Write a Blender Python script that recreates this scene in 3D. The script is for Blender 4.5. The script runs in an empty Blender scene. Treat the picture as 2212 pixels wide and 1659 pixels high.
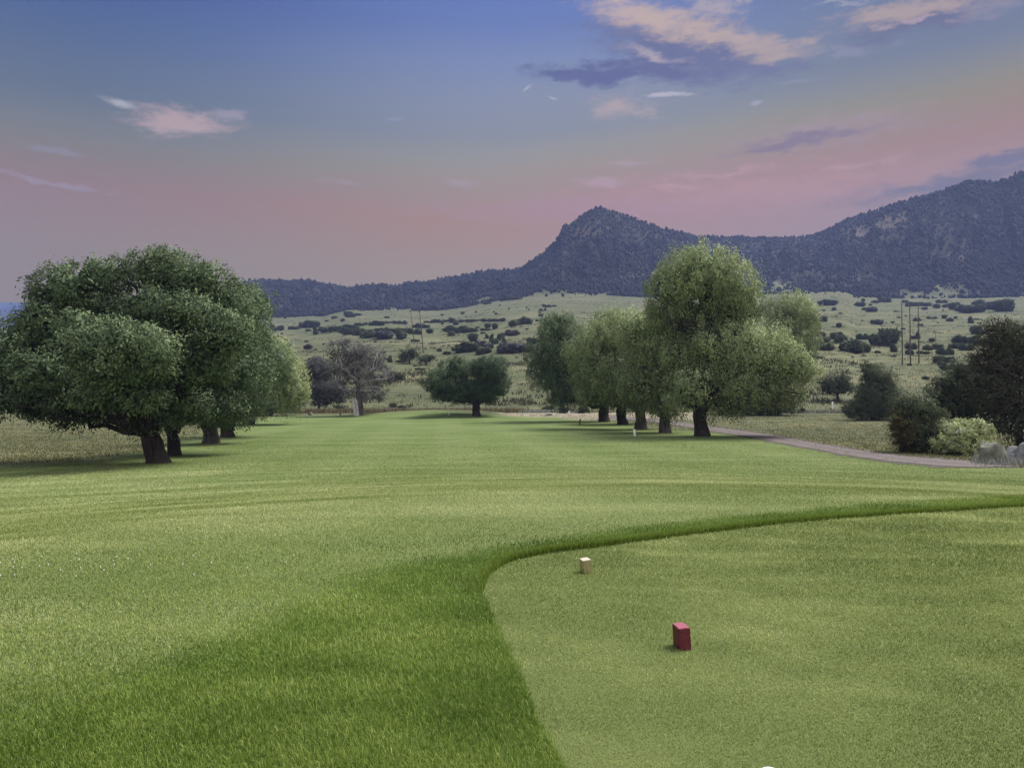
import bpy, math, random
import numpy as np
from mathutils import Vector

# ------------------------------------------------------------------ basics
F = 1610.0            # focal length measured in pixels of a 2212 px wide picture
CX, CY = 1106.0, 829.5
EYE = 4.55
scene = bpy.context.scene
COL = scene.collection

def lin(c):
    return tuple(((v/255.0)/12.92 if v <= 10.3 else (((v/255.0)+0.055)/1.055)**2.4) for v in c)

# ------------------------------------------------------------------ camera
cam_d = bpy.data.cameras.new("camera")
cam = bpy.data.objects.new("camera", cam_d)
COL.objects.link(cam)
cam.location = (0, 0, EYE)
cam.rotation_euler = (math.radians(90), 0, 0)
cam_d.sensor_width = 36
cam_d.lens = 36*F/2212.0
cam_d.clip_start = 0.05
cam_d.clip_end = 20000
scene.camera = cam

# ------------------------------------------------------------------ colour management
scene.view_settings.view_transform = 'Standard'
scene.view_settings.look = 'None'
scene.view_settings.exposure = 1.4
scene.view_settings.gamma = 1.0
scene.cycles.max_bounces = 6
scene.cycles.diffuse_bounces = 3
scene.cycles.transmission_bounces = 3
scene.cycles.transparent_max_bounces = 8
scene.cycles.volume_bounces = 0

# ------------------------------------------------------------------ sun
SUN_EL, SUN_AZ = math.radians(56), math.radians(62)    # azimuth clockwise from +Y
sun_d = bpy.data.lights.new("sun", 'SUN')
sun_d.energy = 2.75
sun_d.angle = math.radians(28)
sun_d.color = (1.0, 0.955, 0.90)
sun = bpy.data.objects.new("sun", sun_d)
COL.objects.link(sun)
sdir = Vector((math.sin(SUN_AZ)*math.cos(SUN_EL), math.cos(SUN_AZ)*math.cos(SUN_EL), math.sin(SUN_EL)))
sun.rotation_euler = (-sdir).to_track_quat('-Z', 'Y').to_euler()
sun.location = (30, 20, 60)

# ------------------------------------------------------------------ world (dusk sky with clouds)
SKY_GAIN = 0.38
world = bpy.data.worlds.new("World")
scene.world = world
world.use_nodes = True
NT = world.node_tree
for n in list(NT.nodes): NT.nodes.remove(n)

class G:
    """tiny node-graph helper"""
    def __init__(s, nt): s.nt = nt
    def n(s, t, **kw):
        nd = s.nt.nodes.new(t)
        for k, v in kw.items(): setattr(nd, k, v)
        return nd
    def put(s, sock, v):
        if hasattr(v, 'is_linked'): s.nt.links.new(v, sock)
        elif isinstance(v, (tuple, list)):
            if len(sock.default_value) == 4 and len(v) == 3: v = tuple(v)+(1.0,)
            sock.default_value = v
        else: sock.default_value = v
    def math(s, op, a, b=None, c=None, clamp=False):
        nd = s.n('ShaderNodeMath', operation=op, use_clamp=clamp)
        s.put(nd.inputs[0], a)
        if b is not None: s.put(nd.inputs[1], b)
        if c is not None: s.put(nd.inputs[2], c)
        return nd.outputs[0]
    def mix(s, f, a, b, blend='MIX'):
        nd = s.n('ShaderNodeMix', data_type='RGBA', blend_type=blend)
        s.put(nd.inputs[0], f); s.put(nd.inputs[6], a); s.put(nd.inputs[7], b)
        return nd.outputs[2]
    def mr(s, v, a, b, c=0.0, d=1.0, smooth=False):
        nd = s.n('ShaderNodeMapRange')
        if smooth: nd.interpolation_type = 'SMOOTHSTEP'
        for i, x in enumerate((v, a, b, c, d)): s.put(nd.inputs[i], x)
        return nd.outputs[0]
    def noise(s, vec, scale, detail=4, rough=0.55, out=0, dist=0.0):
        nd = s.n('ShaderNodeTexNoise')
        if vec is not None: s.put(nd.inputs['Vector'], vec)
        s.put(nd.inputs['Scale'], scale); s.put(nd.inputs['Detail'], detail)
        s.put(nd.inputs['Roughness'], rough); s.put(nd.inputs['Distortion'], dist)
        return nd.outputs[out]
    def mapping(s, vec, loc=(0,0,0), rot=(0,0,0), scale=(1,1,1), t='POINT'):
        nd = s.n('ShaderNodeMapping', vector_type=t)
        s.put(nd.inputs[0], vec); nd.inputs[1].default_value = loc
        nd.inputs[2].default_value = rot; nd.inputs[3].default_value = scale
        return nd.outputs[0]
    def ramp(s, f, stops, interp='LINEAR'):
        nd = s.n('ShaderNodeValToRGB'); cr = nd.color_ramp; cr.interpolation = interp
        while len(cr.elements) > 1: cr.elements.remove(cr.elements[-1])
        cr.elements[0].position = stops[0][0]; cr.elements[0].color = tuple(stops[0][1])+(1,)
        for p, c in stops[1:]:
            e = cr.elements.new(p); e.color = tuple(c)+(1,)
        s.put(nd.inputs[0], f)
        return nd.outputs[0]

def build_world():
    g = G(NT)
    tc = g.n('ShaderNodeTexCoord')
    sep = g.n('ShaderNodeSeparateXYZ'); g.put(sep.inputs[0], tc.outputs['Generated'])
    X, Y, Z = sep.outputs
    az = g.math('MULTIPLY', g.math('ARCTAN2', X, Y), 180/math.pi)
    el = g.math('MULTIPLY', g.math('ARCSINE', Z), 180/math.pi)
    azp = g.math('MAXIMUM', az, 0.0)
    azc = g.math('MINIMUM', azp, 60.0)
    ele = g.math('SUBTRACT', el, g.math('MULTIPLY', azc, 0.09))
    wob = g.noise(g.mapping(tc.outputs['Generated'], scale=(2.2, 2.2, 9)), 1.0, 3)
    ele = g.math('ADD', ele, g.math('MULTIPLY', g.math('SUBTRACT', wob, 0.5), 3.0))
    f = g.mr(ele, -5, 45)
    stop = lambda e, c: ((e+5)/50.0, lin(c))
    base = g.ramp(f, [stop(-5, (140, 132, 120)), stop(5, (166, 149, 122)), stop(9, (169, 147, 116)), stop(11.5, (176, 138, 102)),
                      stop(13, (179, 136, 94)), stop(14.3, (172, 142, 104)), stop(15.8, (164, 150, 116)), stop(17.1, (156, 152, 134)),
                      stop(18.6, (140, 146, 148)), stop(20.5, (138, 147, 163)), stop(23.1, (123, 140, 178)), stop(25.6, (102, 124, 182)),
                      stop(28, (94, 121, 184)), stop(45, (84, 118, 188))])
    # the sky deepens to slate on the left and dulls to grey violet on the right, mostly high up
    lf = g.mr(az, 2, -33, 0, 1, True)
    dk = g.mix(g.mr(el, 9, 25, 0, 1, True), (0.80, 0.78, 0.66), (0.22, 0.38, 0.54))
    base = g.mix(lf, base, g.mix(1.0, base, dk, 'MULTIPLY'))
    base = g.mix(g.mr(az, 8, 32, 0, 1, True), base, g.mix(1.0, base, (0.86, 0.90, 0.84), 'MULTIPLY'))
    rt = g.math('MULTIPLY', g.mr(az, 8, 32, 0, 1, True), g.mr(el, 18, 23, 0, 1, True))
    base = g.mix(g.math('MULTIPLY', rt, 0.75), base, lin((104, 116, 142)))
    # richer salmon towards the right-hand side of the twilight arch
    sal = g.math('MULTIPLY', g.mr(az, -8, 20, 0, 1, True), g.math('MULTIPLY', g.mr(el, 6, 11, 0, 1, True), g.mr(el, 19, 13, 0, 1, True)))
    base = g.mix(g.math('MULTIPLY', sal, 0.5), base, lin((186, 146, 150)))
    # clouds
    v = g.n('ShaderNodeCombineXYZ'); g.put(v.inputs[0], az); g.put(v.inputs[1], el)
    P = v.outputs[0]
    nz = g.n('ShaderNodeTexNoise'); g.put(nz.inputs['Vector'], g.mapping(P, scale=(0.30, 0.75, 1)))
    nz.inputs['Scale'].default_value = 1.0; nz.inputs['Detail'].default_value = 6; nz.inputs['Roughness'].default_value = 0.62
    d1 = g.n('ShaderNodeVectorMath', operation='SUBTRACT'); g.put(d1.inputs[0], nz.outputs['Color']); d1.inputs[1].default_value = (0.5, 0.5, 0.5)
    d2 = g.n('ShaderNodeVectorMath', operation='MULTIPLY'); g.put(d2.inputs[0], d1.outputs[0]); d2.inputs[1].default_value = (5.0, 2.4, 0)
    d3 = g.n('ShaderNodeVectorMath', operation='ADD'); g.put(d3.inputs[0], P); g.put(d3.inputs[1], d2.outputs[0])
    PD = d3.outputs[0]
    e2 = g.n('ShaderNodeVectorMath', operation='MULTIPLY'); g.put(e2.inputs[0], d1.outputs[0]); e2.inputs[1].default_value = (1.4, 0.5, 0)
    e3 = g.n('ShaderNodeVectorMath', operation='ADD'); g.put(e3.inputs[0], P); g.put(e3.inputs[1], e2.outputs[0])
    PS = e3.outputs[0]
    nh = g.n('ShaderNodeTexNoise'); g.put(nh.inputs['Vector'], g.mapping(P, scale=(1.6, 3.2, 1))); nh.inputs['Scale'].default_value = 1.0; nh.inputs['Detail'].default_value = 5; nh.inputs['Roughness'].default_value = 0.7
    fine2 = nh.outputs[0]
    fine = g.noise(g.mapping(P, scale=(0.55, 1.7, 1), loc=(3, 1, 0), rot=(0, 0, math.radians(-8))), 1.0, 7, 0.66)
    col = base
    def cloud(u, w, ru, rv, rot, c, op=0.9, soft=0.7, edge=0.55):
        nonlocal col
        a0 = math.degrees(math.atan((u-CX)/F)); e0 = math.degrees(math.atan((CY-w)/F/math.sqrt(1+((u-CX)/F)**2)))
        k = math.degrees(1/F)*0.88
        m = g.mapping(PS if ru < 70 else PD, loc=(a0, e0, 0), rot=(0, 0, math.radians(rot)), scale=(ru*k, rv*k, 1), t='TEXTURE')
        ln = g.n('ShaderNodeVectorMath', operation='LENGTH'); g.put(ln.inputs[0], m)
        q = g.math('SUBTRACT', 1.22, ln.outputs['Value'])
        q = g.math('ADD', q, g.math('MULTIPLY', g.math('SUBTRACT', fine, 0.5), edge*4.4))
        q = g.math('ADD', q, g.math('MULTIPLY', g.math('SUBTRACT', fine2, 0.5), edge*2.2))
        a = g.mr(q, 0.0, soft*1.15, 0, op, True)
        col = g.mix(a, col, lin(c))
    cloud(1650, 412, 540, 55, 1, (208, 156, 132), .58, 1.4)
    cloud(1560, 372, 150, 7, 5, (206, 160, 150), .6, 1.2)
    cloud(1500, 408, 120, 5, -6, (210, 164, 150), .6, 1.2)
    cloud(1870, 352, 130, 7, 5, (198, 158, 152), .6, 1.2)
    cloud(2090, 262, 120, 6, 2, (170, 146, 148), .5, 1.2)
    cloud(1250, 455, 520, 34, 0, (180, 140, 147), .5, 1.2)
    cloud(1800, 285, 260, 40, 3, (178, 150, 156), .5, 1.1)
    cloud(1740, 303, 190, 13, 4, (128, 112, 124), .75, .8, .4)
    cloud(2080, 385, 250, 20, 6, (106, 106, 116), .8, .9, .4)
    cloud(2180, 335, 120, 13, 6, (108, 106, 122), .85, .7, .25)
    cloud(1300, 393, 60, 15, -3, (196, 160, 160), .7, .9)
    cloud(990, 394, 50, 10, -4, (180, 155, 160), .5, .9)
    cloud(1350, 355, 70, 6, 2, (190, 165, 165), .5, .9)
    cloud(740, 395, 60, 8, -2, (172, 155, 160), .4, .9)
    cloud(80, 388, 170, 7, -7, (165, 150, 158), .6, .9)
    cloud(110, 325, 60, 8, -3, (148, 150, 160), .4)
    # main cloud bank
    cloud(1490, 105, 280, 66, -14, (104, 108, 142), .95, .8, .3)
    cloud(1410, 36, 225, 38, -16, (208, 182, 164), .92, 1.0, .32)
    cloud(1580, 84, 210, 32, -14, (200, 176, 160), .85, 1.0, .35)
    cloud(1540, 12, 85, 26, -12, (184, 170, 172), .85, .9, .4)
    cloud(1650, 108, 100, 22, -6, (186, 166, 154), .85, 1.0, .35)
    cloud(1275, 154, 150, 24, 1, (88, 95, 138), .95, .6, .3)
    cloud(1430, 152, 120, 36, -10, (96, 101, 140), .95, .8, .3)
    cloud(1415, 117, 95, 14, -18, (194, 178, 178), .8, 1.1, .4)
    cloud(1335, 236, 85, 36, -5, (194, 172, 162), .8, 1.1, .55)
    cloud(1440, 205, 60, 6, -2, (200, 195, 202), .8)
    cloud(1138, 193, 19, 4, 25, (196, 194, 198), .7, 1.0, .4)
    cloud(1197, 213, 14, 4, -20, (184, 184, 192), .7, 1.0, .4)
    cloud(1635, 222, 13, 6, 0, (175, 175, 185), .7)
    cloud(2010, 42, 150, 26, 4, (104, 106, 132), .9, .7, .35)
    cloud(1960, 22, 170, 32, 2, (190, 166, 152), .85, .9, .4)
    cloud(1980, 50, 80, 9, 3, (188, 164, 168), .8, .9)
    cloud(1810, 8, 90, 7, 0, (176, 176, 186), .6, 1.2, .8)
    cloud(2150, 14, 80, 18, 0, (160, 150, 160), .6, 1.0)
    cloud(1840, 112, 90, 12, -6, (158, 156, 170), .5, 1.3, .9)
    cloud(1720, 178, 60, 5, 0, (160, 162, 176), .4, 1.0)
    # small cloud on the left
    cloud(255, 223, 44, 8, -7, (190, 188, 188), .85, 1.1, .45)
    cloud(385, 266, 115, 32, 1, (196, 168, 158), .92, .9, .35)
    cloud(490, 252, 50, 15, 5, (178, 162, 170), .75, 1.1, .6)
    cloud(850, 258, 20, 5, 0, (150, 160, 190), .5)
    # the afterglow in the part of the sky behind the camera, brighter and warm, and the bright zenith
    back = g.mr(Y, 0.15, -0.8, 0, 1, True)
    zen = g.mr(Z, 0.55, 1.0, 0, 1, True)
    glow = g.mix(g.mr(Z, 0.0, 0.7), (1.45, 1.2, 1.05), (1.15, 1.2, 1.35))
    col = g.mix(back, col, glow)
    col = g.mix(g.math('MULTIPLY', zen, 0.8), col, (1.3, 1.36, 1.5))
    sky = g.n('ShaderNodeTexSky', sky_type='NISHITA')
    sky.sun_disc = False; sky.sun_elevation = SUN_EL; sky.sun_rotation = SUN_AZ
    bg1 = g.n('ShaderNodeBackground'); g.put(bg1.inputs[0], sky.outputs[0]); bg1.inputs[1].default_value = 0.0006
    bg2 = g.n('ShaderNodeBackground'); g.put(bg2.inputs[0], col); bg2.inputs[1].default_value = SKY_GAIN
    add = g.n('ShaderNodeAddShader'); NT.links.new(bg1.outputs[0], add.inputs[0]); NT.links.new(bg2.outputs[0], add.inputs[1])
    out = g.n('ShaderNodeOutputWorld'); NT.links.new(add.outputs[0], out.inputs['Surface'])
build_world()
world.cycles.sampling_method = 'MANUAL'
world.cycles.sample_map_resolution = 512

# ------------------------------------------------------------------ helpers: meshes, tags, materials
rng = np.random.default_rng(7)
random.seed(7)

def mesh_np(name, verts, faces, mats, attrs=None, smooth=False, mat_idx=None, parent=None, link=True):
    """verts (N,3); faces (M,k) array, or list of such arrays"""
    me = bpy.data.meshes.new(name)
    verts = np.asarray(verts, dtype=np.float32)
    fl = faces if isinstance(faces, list) else [faces]
    fl = [np.asarray(f, dtype=np.int32) for f in fl if len(f)]
    me.vertices.add(len(verts)); me.vertices.foreach_set('co', verts.ravel())
    tot = sum(f.size for f in fl); nf = sum(len(f) for f in fl)
    me.loops.add(tot); me.loops.foreach_set('vertex_index', np.concatenate([f.ravel() for f in fl]))
    me.polygons.add(nf)
    sizes = np.concatenate([np.full(len(f), f.shape[1], dtype=np.int32) for f in fl])
    st = np.zeros(nf, dtype=np.int32); st[1:] = np.cumsum(sizes)[:-1]
    me.polygons.foreach_set('loop_start', st)
    me.polygons.foreach_set('loop_total', sizes)
    if mat_idx is not None: me.polygons.foreach_set('material_index', np.asarray(mat_idx, dtype=np.int32))
    me.update(calc_edges=True)
    if smooth: me.polygons.foreach_set('use_smooth', np.ones(nf, dtype=bool))
    for k, a in (attrs or {}).items():
        a = np.asarray(a, dtype=np.float32)
        if k == 'nrm':
            at = me.attributes.new(k, 'FLOAT_VECTOR', 'POINT'); at.data.foreach_set('vector', a.ravel())
        elif a.ndim == 1:
            at = me.attributes.new(k, 'FLOAT', 'POINT'); at.data.foreach_set('value', a)
        else:
            at = me.attributes.new(k, 'FLOAT_COLOR', 'POINT')
            b = np.ones((len(a), 4), dtype=np.float32); b[:, :3] = a[:, :3]
            at.data.foreach_set('color', b.ravel())
    for m in (mats if isinstance(mats, (list, tuple)) else [mats]): me.materials.append(m)
    ob = bpy.data.objects.new(name, me)
    if link: COL.objects.link(ob)
    if parent is not None: ob.parent = parent
    return ob

def tag(o, label=None, cat=None, group=None, kind=None):
    if label: o['label'] = label
    if cat: o['category'] = cat
    if group: o['group'] = group
    if kind: o['kind'] = kind
    return o

def empty(name, loc, label, cat, group=None):
    e = bpy.data.objects.new(name, None); COL.objects.link(e); e.location = loc
    e.empty_display_size = 0.3
    return tag(e, label, cat, group)

def new_mat(name):
    m = bpy.data.materials.new(name); m.use_nodes = True
    nt = m.node_tree
    for n in list(nt.nodes): nt.nodes.remove(n)
    return m, G(nt)

def finish(m, g, col, rough=0.9, bump=None, bstr=0.3, bdist=0.05, spec=0.2, trans=0.0):
    b = g.n('ShaderNodeBsdfPrincipled')
    g.put(b.inputs['Base Color'], col); g.put(b.inputs['Roughness'], rough)
    b.inputs['Specular IOR Level'].default_value = spec
    if bump is not None:
        bn = g.n('ShaderNodeBump'); bn.inputs['Strength'].default_value = bstr; bn.inputs['Distance'].default_value = bdist
        g.put(bn.inputs['Height'], bump); g.nt.links.new(bn.outputs[0], b.inputs['Normal'])
    sh = b.outputs[0]
    if trans > 0:
        t = g.n('ShaderNodeBsdfTranslucent'); g.put(t.inputs[0], col)
        mx = g.n('ShaderNodeMixShader'); mx.inputs[0].default_value = trans
        g.nt.links.new(sh, mx.inputs[1]); g.nt.links.new(t.outputs[0], mx.inputs[2]); sh = mx.outputs[0]
    o = g.n('ShaderNodeOutputMaterial'); g.nt.links.new(sh, o.inputs[0])
    return m

def leaf_mat(name, dark, mid, light, rough=0.6, trans=0.16, spec=0.25, soft=False):
    """foliage: 'tint' holds each leaf cluster's own colour, 0..1; 'nrm' the direction a leaf bunch faces"""
    m, g = new_mat(name)
    if soft:
        a = g.n('ShaderNodeAttribute', attribute_name='tint'); at = g.n('ShaderNodeAttribute', attribute_name='nrm')
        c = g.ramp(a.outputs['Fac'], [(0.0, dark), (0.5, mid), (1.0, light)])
        vt = g.n('ShaderNodeVectorTransform', vector_type='NORMAL', convert_from='OBJECT', convert_to='WORLD'); g.put(vt.inputs[0], at.outputs['Vector'])
        ge = g.n('ShaderNodeNewGeometry')
        v1 = g.n('ShaderNodeVectorMath', operation='SCALE'); g.put(v1.inputs[0], ge.outputs['Normal']); v1.inputs['Scale'].default_value = 0.55
        v2 = g.n('ShaderNodeVectorMath', operation='ADD'); g.put(v2.inputs[0], v1.outputs[0]); g.put(v2.inputs[1], vt.outputs[0])
        v3 = g.n('ShaderNodeVectorMath', operation='NORMALIZE'); g.put(v3.inputs[0], v2.outputs[0])
        b = g.n('ShaderNodeBsdfPrincipled'); g.put(b.inputs['Base Color'], c); b.inputs['Roughness'].default_value = rough
        b.inputs['Specular IOR Level'].default_value = spec*.6; g.nt.links.new(v3.outputs[0], b.inputs['Normal'])
        t = g.n('ShaderNodeBsdfTranslucent'); g.put(t.inputs[0], c)
        mx = g.n('ShaderNodeMixShader'); mx.inputs[0].default_value = trans
        g.nt.links.new(b.outputs[0], mx.inputs[1]); g.nt.links.new(t.outputs[0], mx.inputs[2])
        o = g.n('ShaderNodeOutputMaterial'); g.nt.links.new(mx.outputs[0], o.inputs[0])
        return m
    a = g.n('ShaderNodeAttribute', attribute_name='tint')
    c = g.ramp(a.outputs['Fac'], [(0.0, dark), (0.5, mid), (1.0, light)])
    return finish(m, g, c, rough, trans=trans, spec=spec)

def simple_mat(name, c1, c2, scale=5, rough=0.85, bstr=0.4, bdist=0.02, stretch=(1, 1, 1), spec=0.25):
    m, g = new_mat(name)
    tc = g.n('ShaderNodeTexCoord')
    n = g.noise(g.mapping(tc.outputs['Object'], scale=stretch), scale, 6, 0.6)
    c = g.mix(g.mr(n, 0.3, 0.7), c1, c2)
    return finish(m, g, c, rough, n, bstr, bdist, spec)

# smooth value noise in numpy (2-D)
_perm = rng.permutation(4096)
_val = rng.random(4096)*2-1
def vnoise(x, y, seed=0):
    x = np.asarray(x, dtype=np.float64); y = np.asarray(y, dtype=np.float64)
    xi = np.floor(x).astype(np.int64); yi = np.floor(y).astype(np.int64)
    xf = x-xi; yf = y-yi
    xf = xf*xf*(3-2*xf); yf = yf*yf*(3-2*yf)
    def h(i, j): return _val[(_perm[(i+seed*131) & 4095]+j*7+_perm[(j+seed*17) & 4095]) & 4095]
    return (h(xi, yi)*(1-xf)+h(xi+1, yi)*xf)*(1-yf)+(h(xi, yi+1)*(1-xf)+h(xi+1, yi+1)*xf)*yf
def fbm(x, y, oct=4, seed=0):
    s = 0; a = 1; t = 0
    for k in range(oct):
        s = s+a*vnoise(x*2**k+k*13.7, y*2**k-k*7.1, seed+k); t += a; a *= 0.5
    return s/t
def sstep(a, b, x):
    t = np.clip((x-a)/(b-a), 0, 1); return t*t*(3-2*t)

# ------------------------------------------------------------------ terrain height
RIDGE = [(-900, 716), (400, 706), (470, 640), (520, 610), (540, 604), (600, 602), (640, 601), (700, 610), (750, 618), (800, 612), (860, 613), (930, 606), (1000, 592),
         (1060, 583), (1100, 580), (1125, 575), (1150, 560), (1180, 537), (1198, 520), (1208, 506), (1213, 490), (1235, 478), (1250, 464), (1270, 452),
         (1296, 446), (1320, 449), (1350, 460), (1380, 470), (1400, 480), (1440, 493), (1475, 501), (1520, 509), (1600, 509), (1700, 509), (1750, 506),
         (1780, 497), (1800, 487), (1830, 468), (1870, 459), (1900, 448), (1950, 430), (2000, 417), (2040, 407), (2070, 394), (2090, 387), (2120, 386),
         (2150, 391), (2180, 380), (2212, 366), (2400, 335), (2800, 320), (3400, 420)]
FOOT = [(-900, 715), (300, 705), (480, 700), (540, 690), (600, 686), (650, 683), (700, 680), (750, 668), (850, 668), (900, 671), (950, 670), (1000, 662),
        (1050, 652), (1100, 645), (1150, 640), (1250, 637), (1400, 640), (1700, 634), (1820, 629), (1850, 641), (2000, 645), (2212, 640), (3400, 640)]
YR = [(-900, 1250), (540, 1230), (1000, 1230), (1200, 1150), (1300, 1150), (1420, 1230), (1600, 1400), (1750, 1330), (1900, 1230), (2212, 1130), (3400, 1100)]
ru, rv = np.array(RIDGE, float).T; fu, fv = np.array(FOOT, float).T; yu, yv = np.array(YR, float).T
GREEN = ((945-CX)/F*109, 109.0)
def theta_u(x, y): return CX+F*x/np.maximum(y, 1.0)
def hill_parts(x, y):
    u = theta_u(x, y)
    yf = 900.0+0*u
    yr = np.interp(u, yu, yv)
    zf = EYE+(CY-np.interp(u, fu, fv))/F*900.0
    zr = EYE+(CY-np.interp(u, ru, rv))/F*yr-4.0
    return u, yf, yr, zf, zr
def height(x, y):
    x = np.asarray(x, float); y = np.asarray(y, float)
    rho = np.sqrt((x-3)**2+(y-2)**2)
    rr = np.maximum(rho-8.5, 0)
    z = 2.9*np.exp(-(np.sqrt(rr**2+9.0)-3.0)/19.0)*(1-sstep(60, 100, rho))
    z = z+0.10*sstep(12, 30, rho)*fbm(x/14, y/14, 3, 3)
    dg = np.sqrt(((x-GREEN[0])/13)**2+((y-GREEN[1])/9)**2)
    z = z+0.75*(1-sstep(0.2, 1.2, dg))
    # valley side
    u, yf, yr, zf, zr = hill_parts(x, y)
    front = sstep(-0.2, 0.25, y/np.maximum(np.abs(x), 1e-3)) if True else 1
    t = np.clip((y-122)/(yf-122), 0, 1)
    t = t*(0.86+0.14*t)
    plain = zf*t+sstep(0.0, 0.15, t)*(1.9*fbm(x/55, y/38, 4, 11)+0.5*fbm(x/9, y/7, 2, 21))*sstep(110, 190, y)*(1-0.75*sstep(0.55, 1.0, t))
    plain = plain-0.9*sstep(118, 130, y)*(1-sstep(140, 175, y))
    q = np.clip((y-yf)/(yr-yf), 0, 1)
    hill = (zr-zf)*(q**1.15)
    gl = np.abs(vnoise(u/26+0.9*vnoise(y/90, u/50, 32), y/130, 31))
    hill = hill+(np.sin(np.pi*q))*(gl-0.35)*21*sstep(480, 600, u)
    # ledge in the slope
    hill = hill+5*sstep(480, 600, u)*np.sin(q*22+vnoise(u/40, q*3, 9)*2)*np.sin(np.pi*q)
    back = np.clip(y-yr, 0, None)
    hill = hill-0.32*back
    z = z+front*(plain+hill)
    return z
def ground(u, v, y0=2.5, y1=1000.0):
    """point where the line of sight through picture point (u, v) meets the ground"""
    ys = np.exp(np.linspace(math.log(y0), math.log(y1), 4000))
    zs = EYE-(v-CY)/F*ys
    hs = height((u-CX)/F*ys, ys)
    d = zs-hs
    k = np.where(d <= 0)[0]
    k = k[0] if len(k) else len(ys)-1
    k = max(k, 1)
    a, b = d[k-1], d[k]
    y = ys[k-1]+(ys[k]-ys[k-1])*(a/(a-b) if a != b else 0)
    x = (u-CX)/F*y
    return np.array([x, y, float(height(x, y))])
def PT(u, v, y): return np.array([(u-CX)/F*y, y, EYE-(v-CY)/F*y])

def in_poly(px, py, poly):
    c = np.zeros(px.shape, bool); n = len(poly)
    for i in range(n):
        x1, y1 = poly[i]; x2, y2 = poly[(i+1) % n]
        if y1 == y2: continue
        c ^= ((y1 > py) != (y2 > py)) & (px < (x2-x1)*(py-y1)/(y2-y1)+x1)
    return c
def poly_sdf(px, py, poly):
    """positive inside"""
    d = np.full(px.shape, 1e9); n = len(poly)
    for i in range(n):
        x1, y1 = poly[i]; x2, y2 = poly[(i+1) % n]
        dx, dy = x2-x1, y2-y1
        t = np.clip(((px-x1)*dx+(py-y1)*dy)/(dx*dx+dy*dy+1e-12), 0, 1)
        d = np.minimum(d, (px-x1-t*dx)**2+(py-y1-t*dy)**2)
    d = np.sqrt(d)
    return np.where(in_poly(px, py, poly), d, -d)
def smooth_curve(pts, n=6, closed=False):
    pts = [np.array(p, float) for p in pts]; out = []
    m = len(pts)
    for i in range(m if closed else m-1):
        if closed: p0, p1, p2, p3 = pts[i-1], pts[i], pts[(i+1) % m], pts[(i+2) % m]
        else: p0, p1, p2, p3 = pts[max(i-1, 0)], pts[i], pts[i+1], pts[min(i+2, m-1)]
        for k in range(n):
            t = k/n
            out.append(0.5*((2*p1)+(-p0+p2)*t+(2*p0-5*p1+4*p2-p3)*t*t+(-p0+3*p1-3*p2+p3)*t**3))
    if not closed: out.append(pts[-1])
    return out

# outlines on the ground
TEE_Z = 2.9
tee_px = [(1250, 1690), (1225, 1659), (1165, 1560), (1120, 1450), (1075, 1350), (1050, 1300), (1046, 1272), (1060, 1243), (1100, 1215), (1180, 1196),
          (1300, 1181), (1500, 1155), (1700, 1131), (1900, 1115), (2100, 1102), (2260, 1094)]
tee_edge = smooth_curve([ground(u, v)[:2] for u, v in tee_px], 5)
tee_poly = [tuple(p) for p in tee_edge]+[(12, 11.5), (15, 6), (12, -4), (1.5, -4), (0.3, 1.0)]
col_px = [(-60, 1600), (60, 1560), (250, 1475), (430, 1400), (560, 1340), (680, 1290), (800, 1243), (950, 1208), (1100, 1182), (1300, 1152),
          (1500, 1126), (1700, 1106), (1900, 1090), (2100, 1078), (2300, 1070)]
collar_edge = smooth_curve([ground(u, v)[:2] for u, v in col_px], 5)
collar_poly = [tuple(p) for p in collar_edge]+[(20, 12), (20, -6), (-6, -6), (-6, 2)]
fair_px = [(-500, 1020), (-200, 1012), (0, 1006), (180, 998), (330, 976), (440, 948), (520, 918), (560, 903), (600, 899), (700, 897), (860, 890), (1000, 892),
           (1090, 897), (1180, 901), (1300, 910), (1420, 930), (1540, 933), (1640, 950), (1750, 971), (1870, 992), (2000, 1007), (2100, 1011), (2260, 1013), (2600, 1030)]
fair_poly = [tuple(ground(u, v)[:2]) for u, v in fair_px]+[(60, 10), (60, -80), (-60, -80)]

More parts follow.
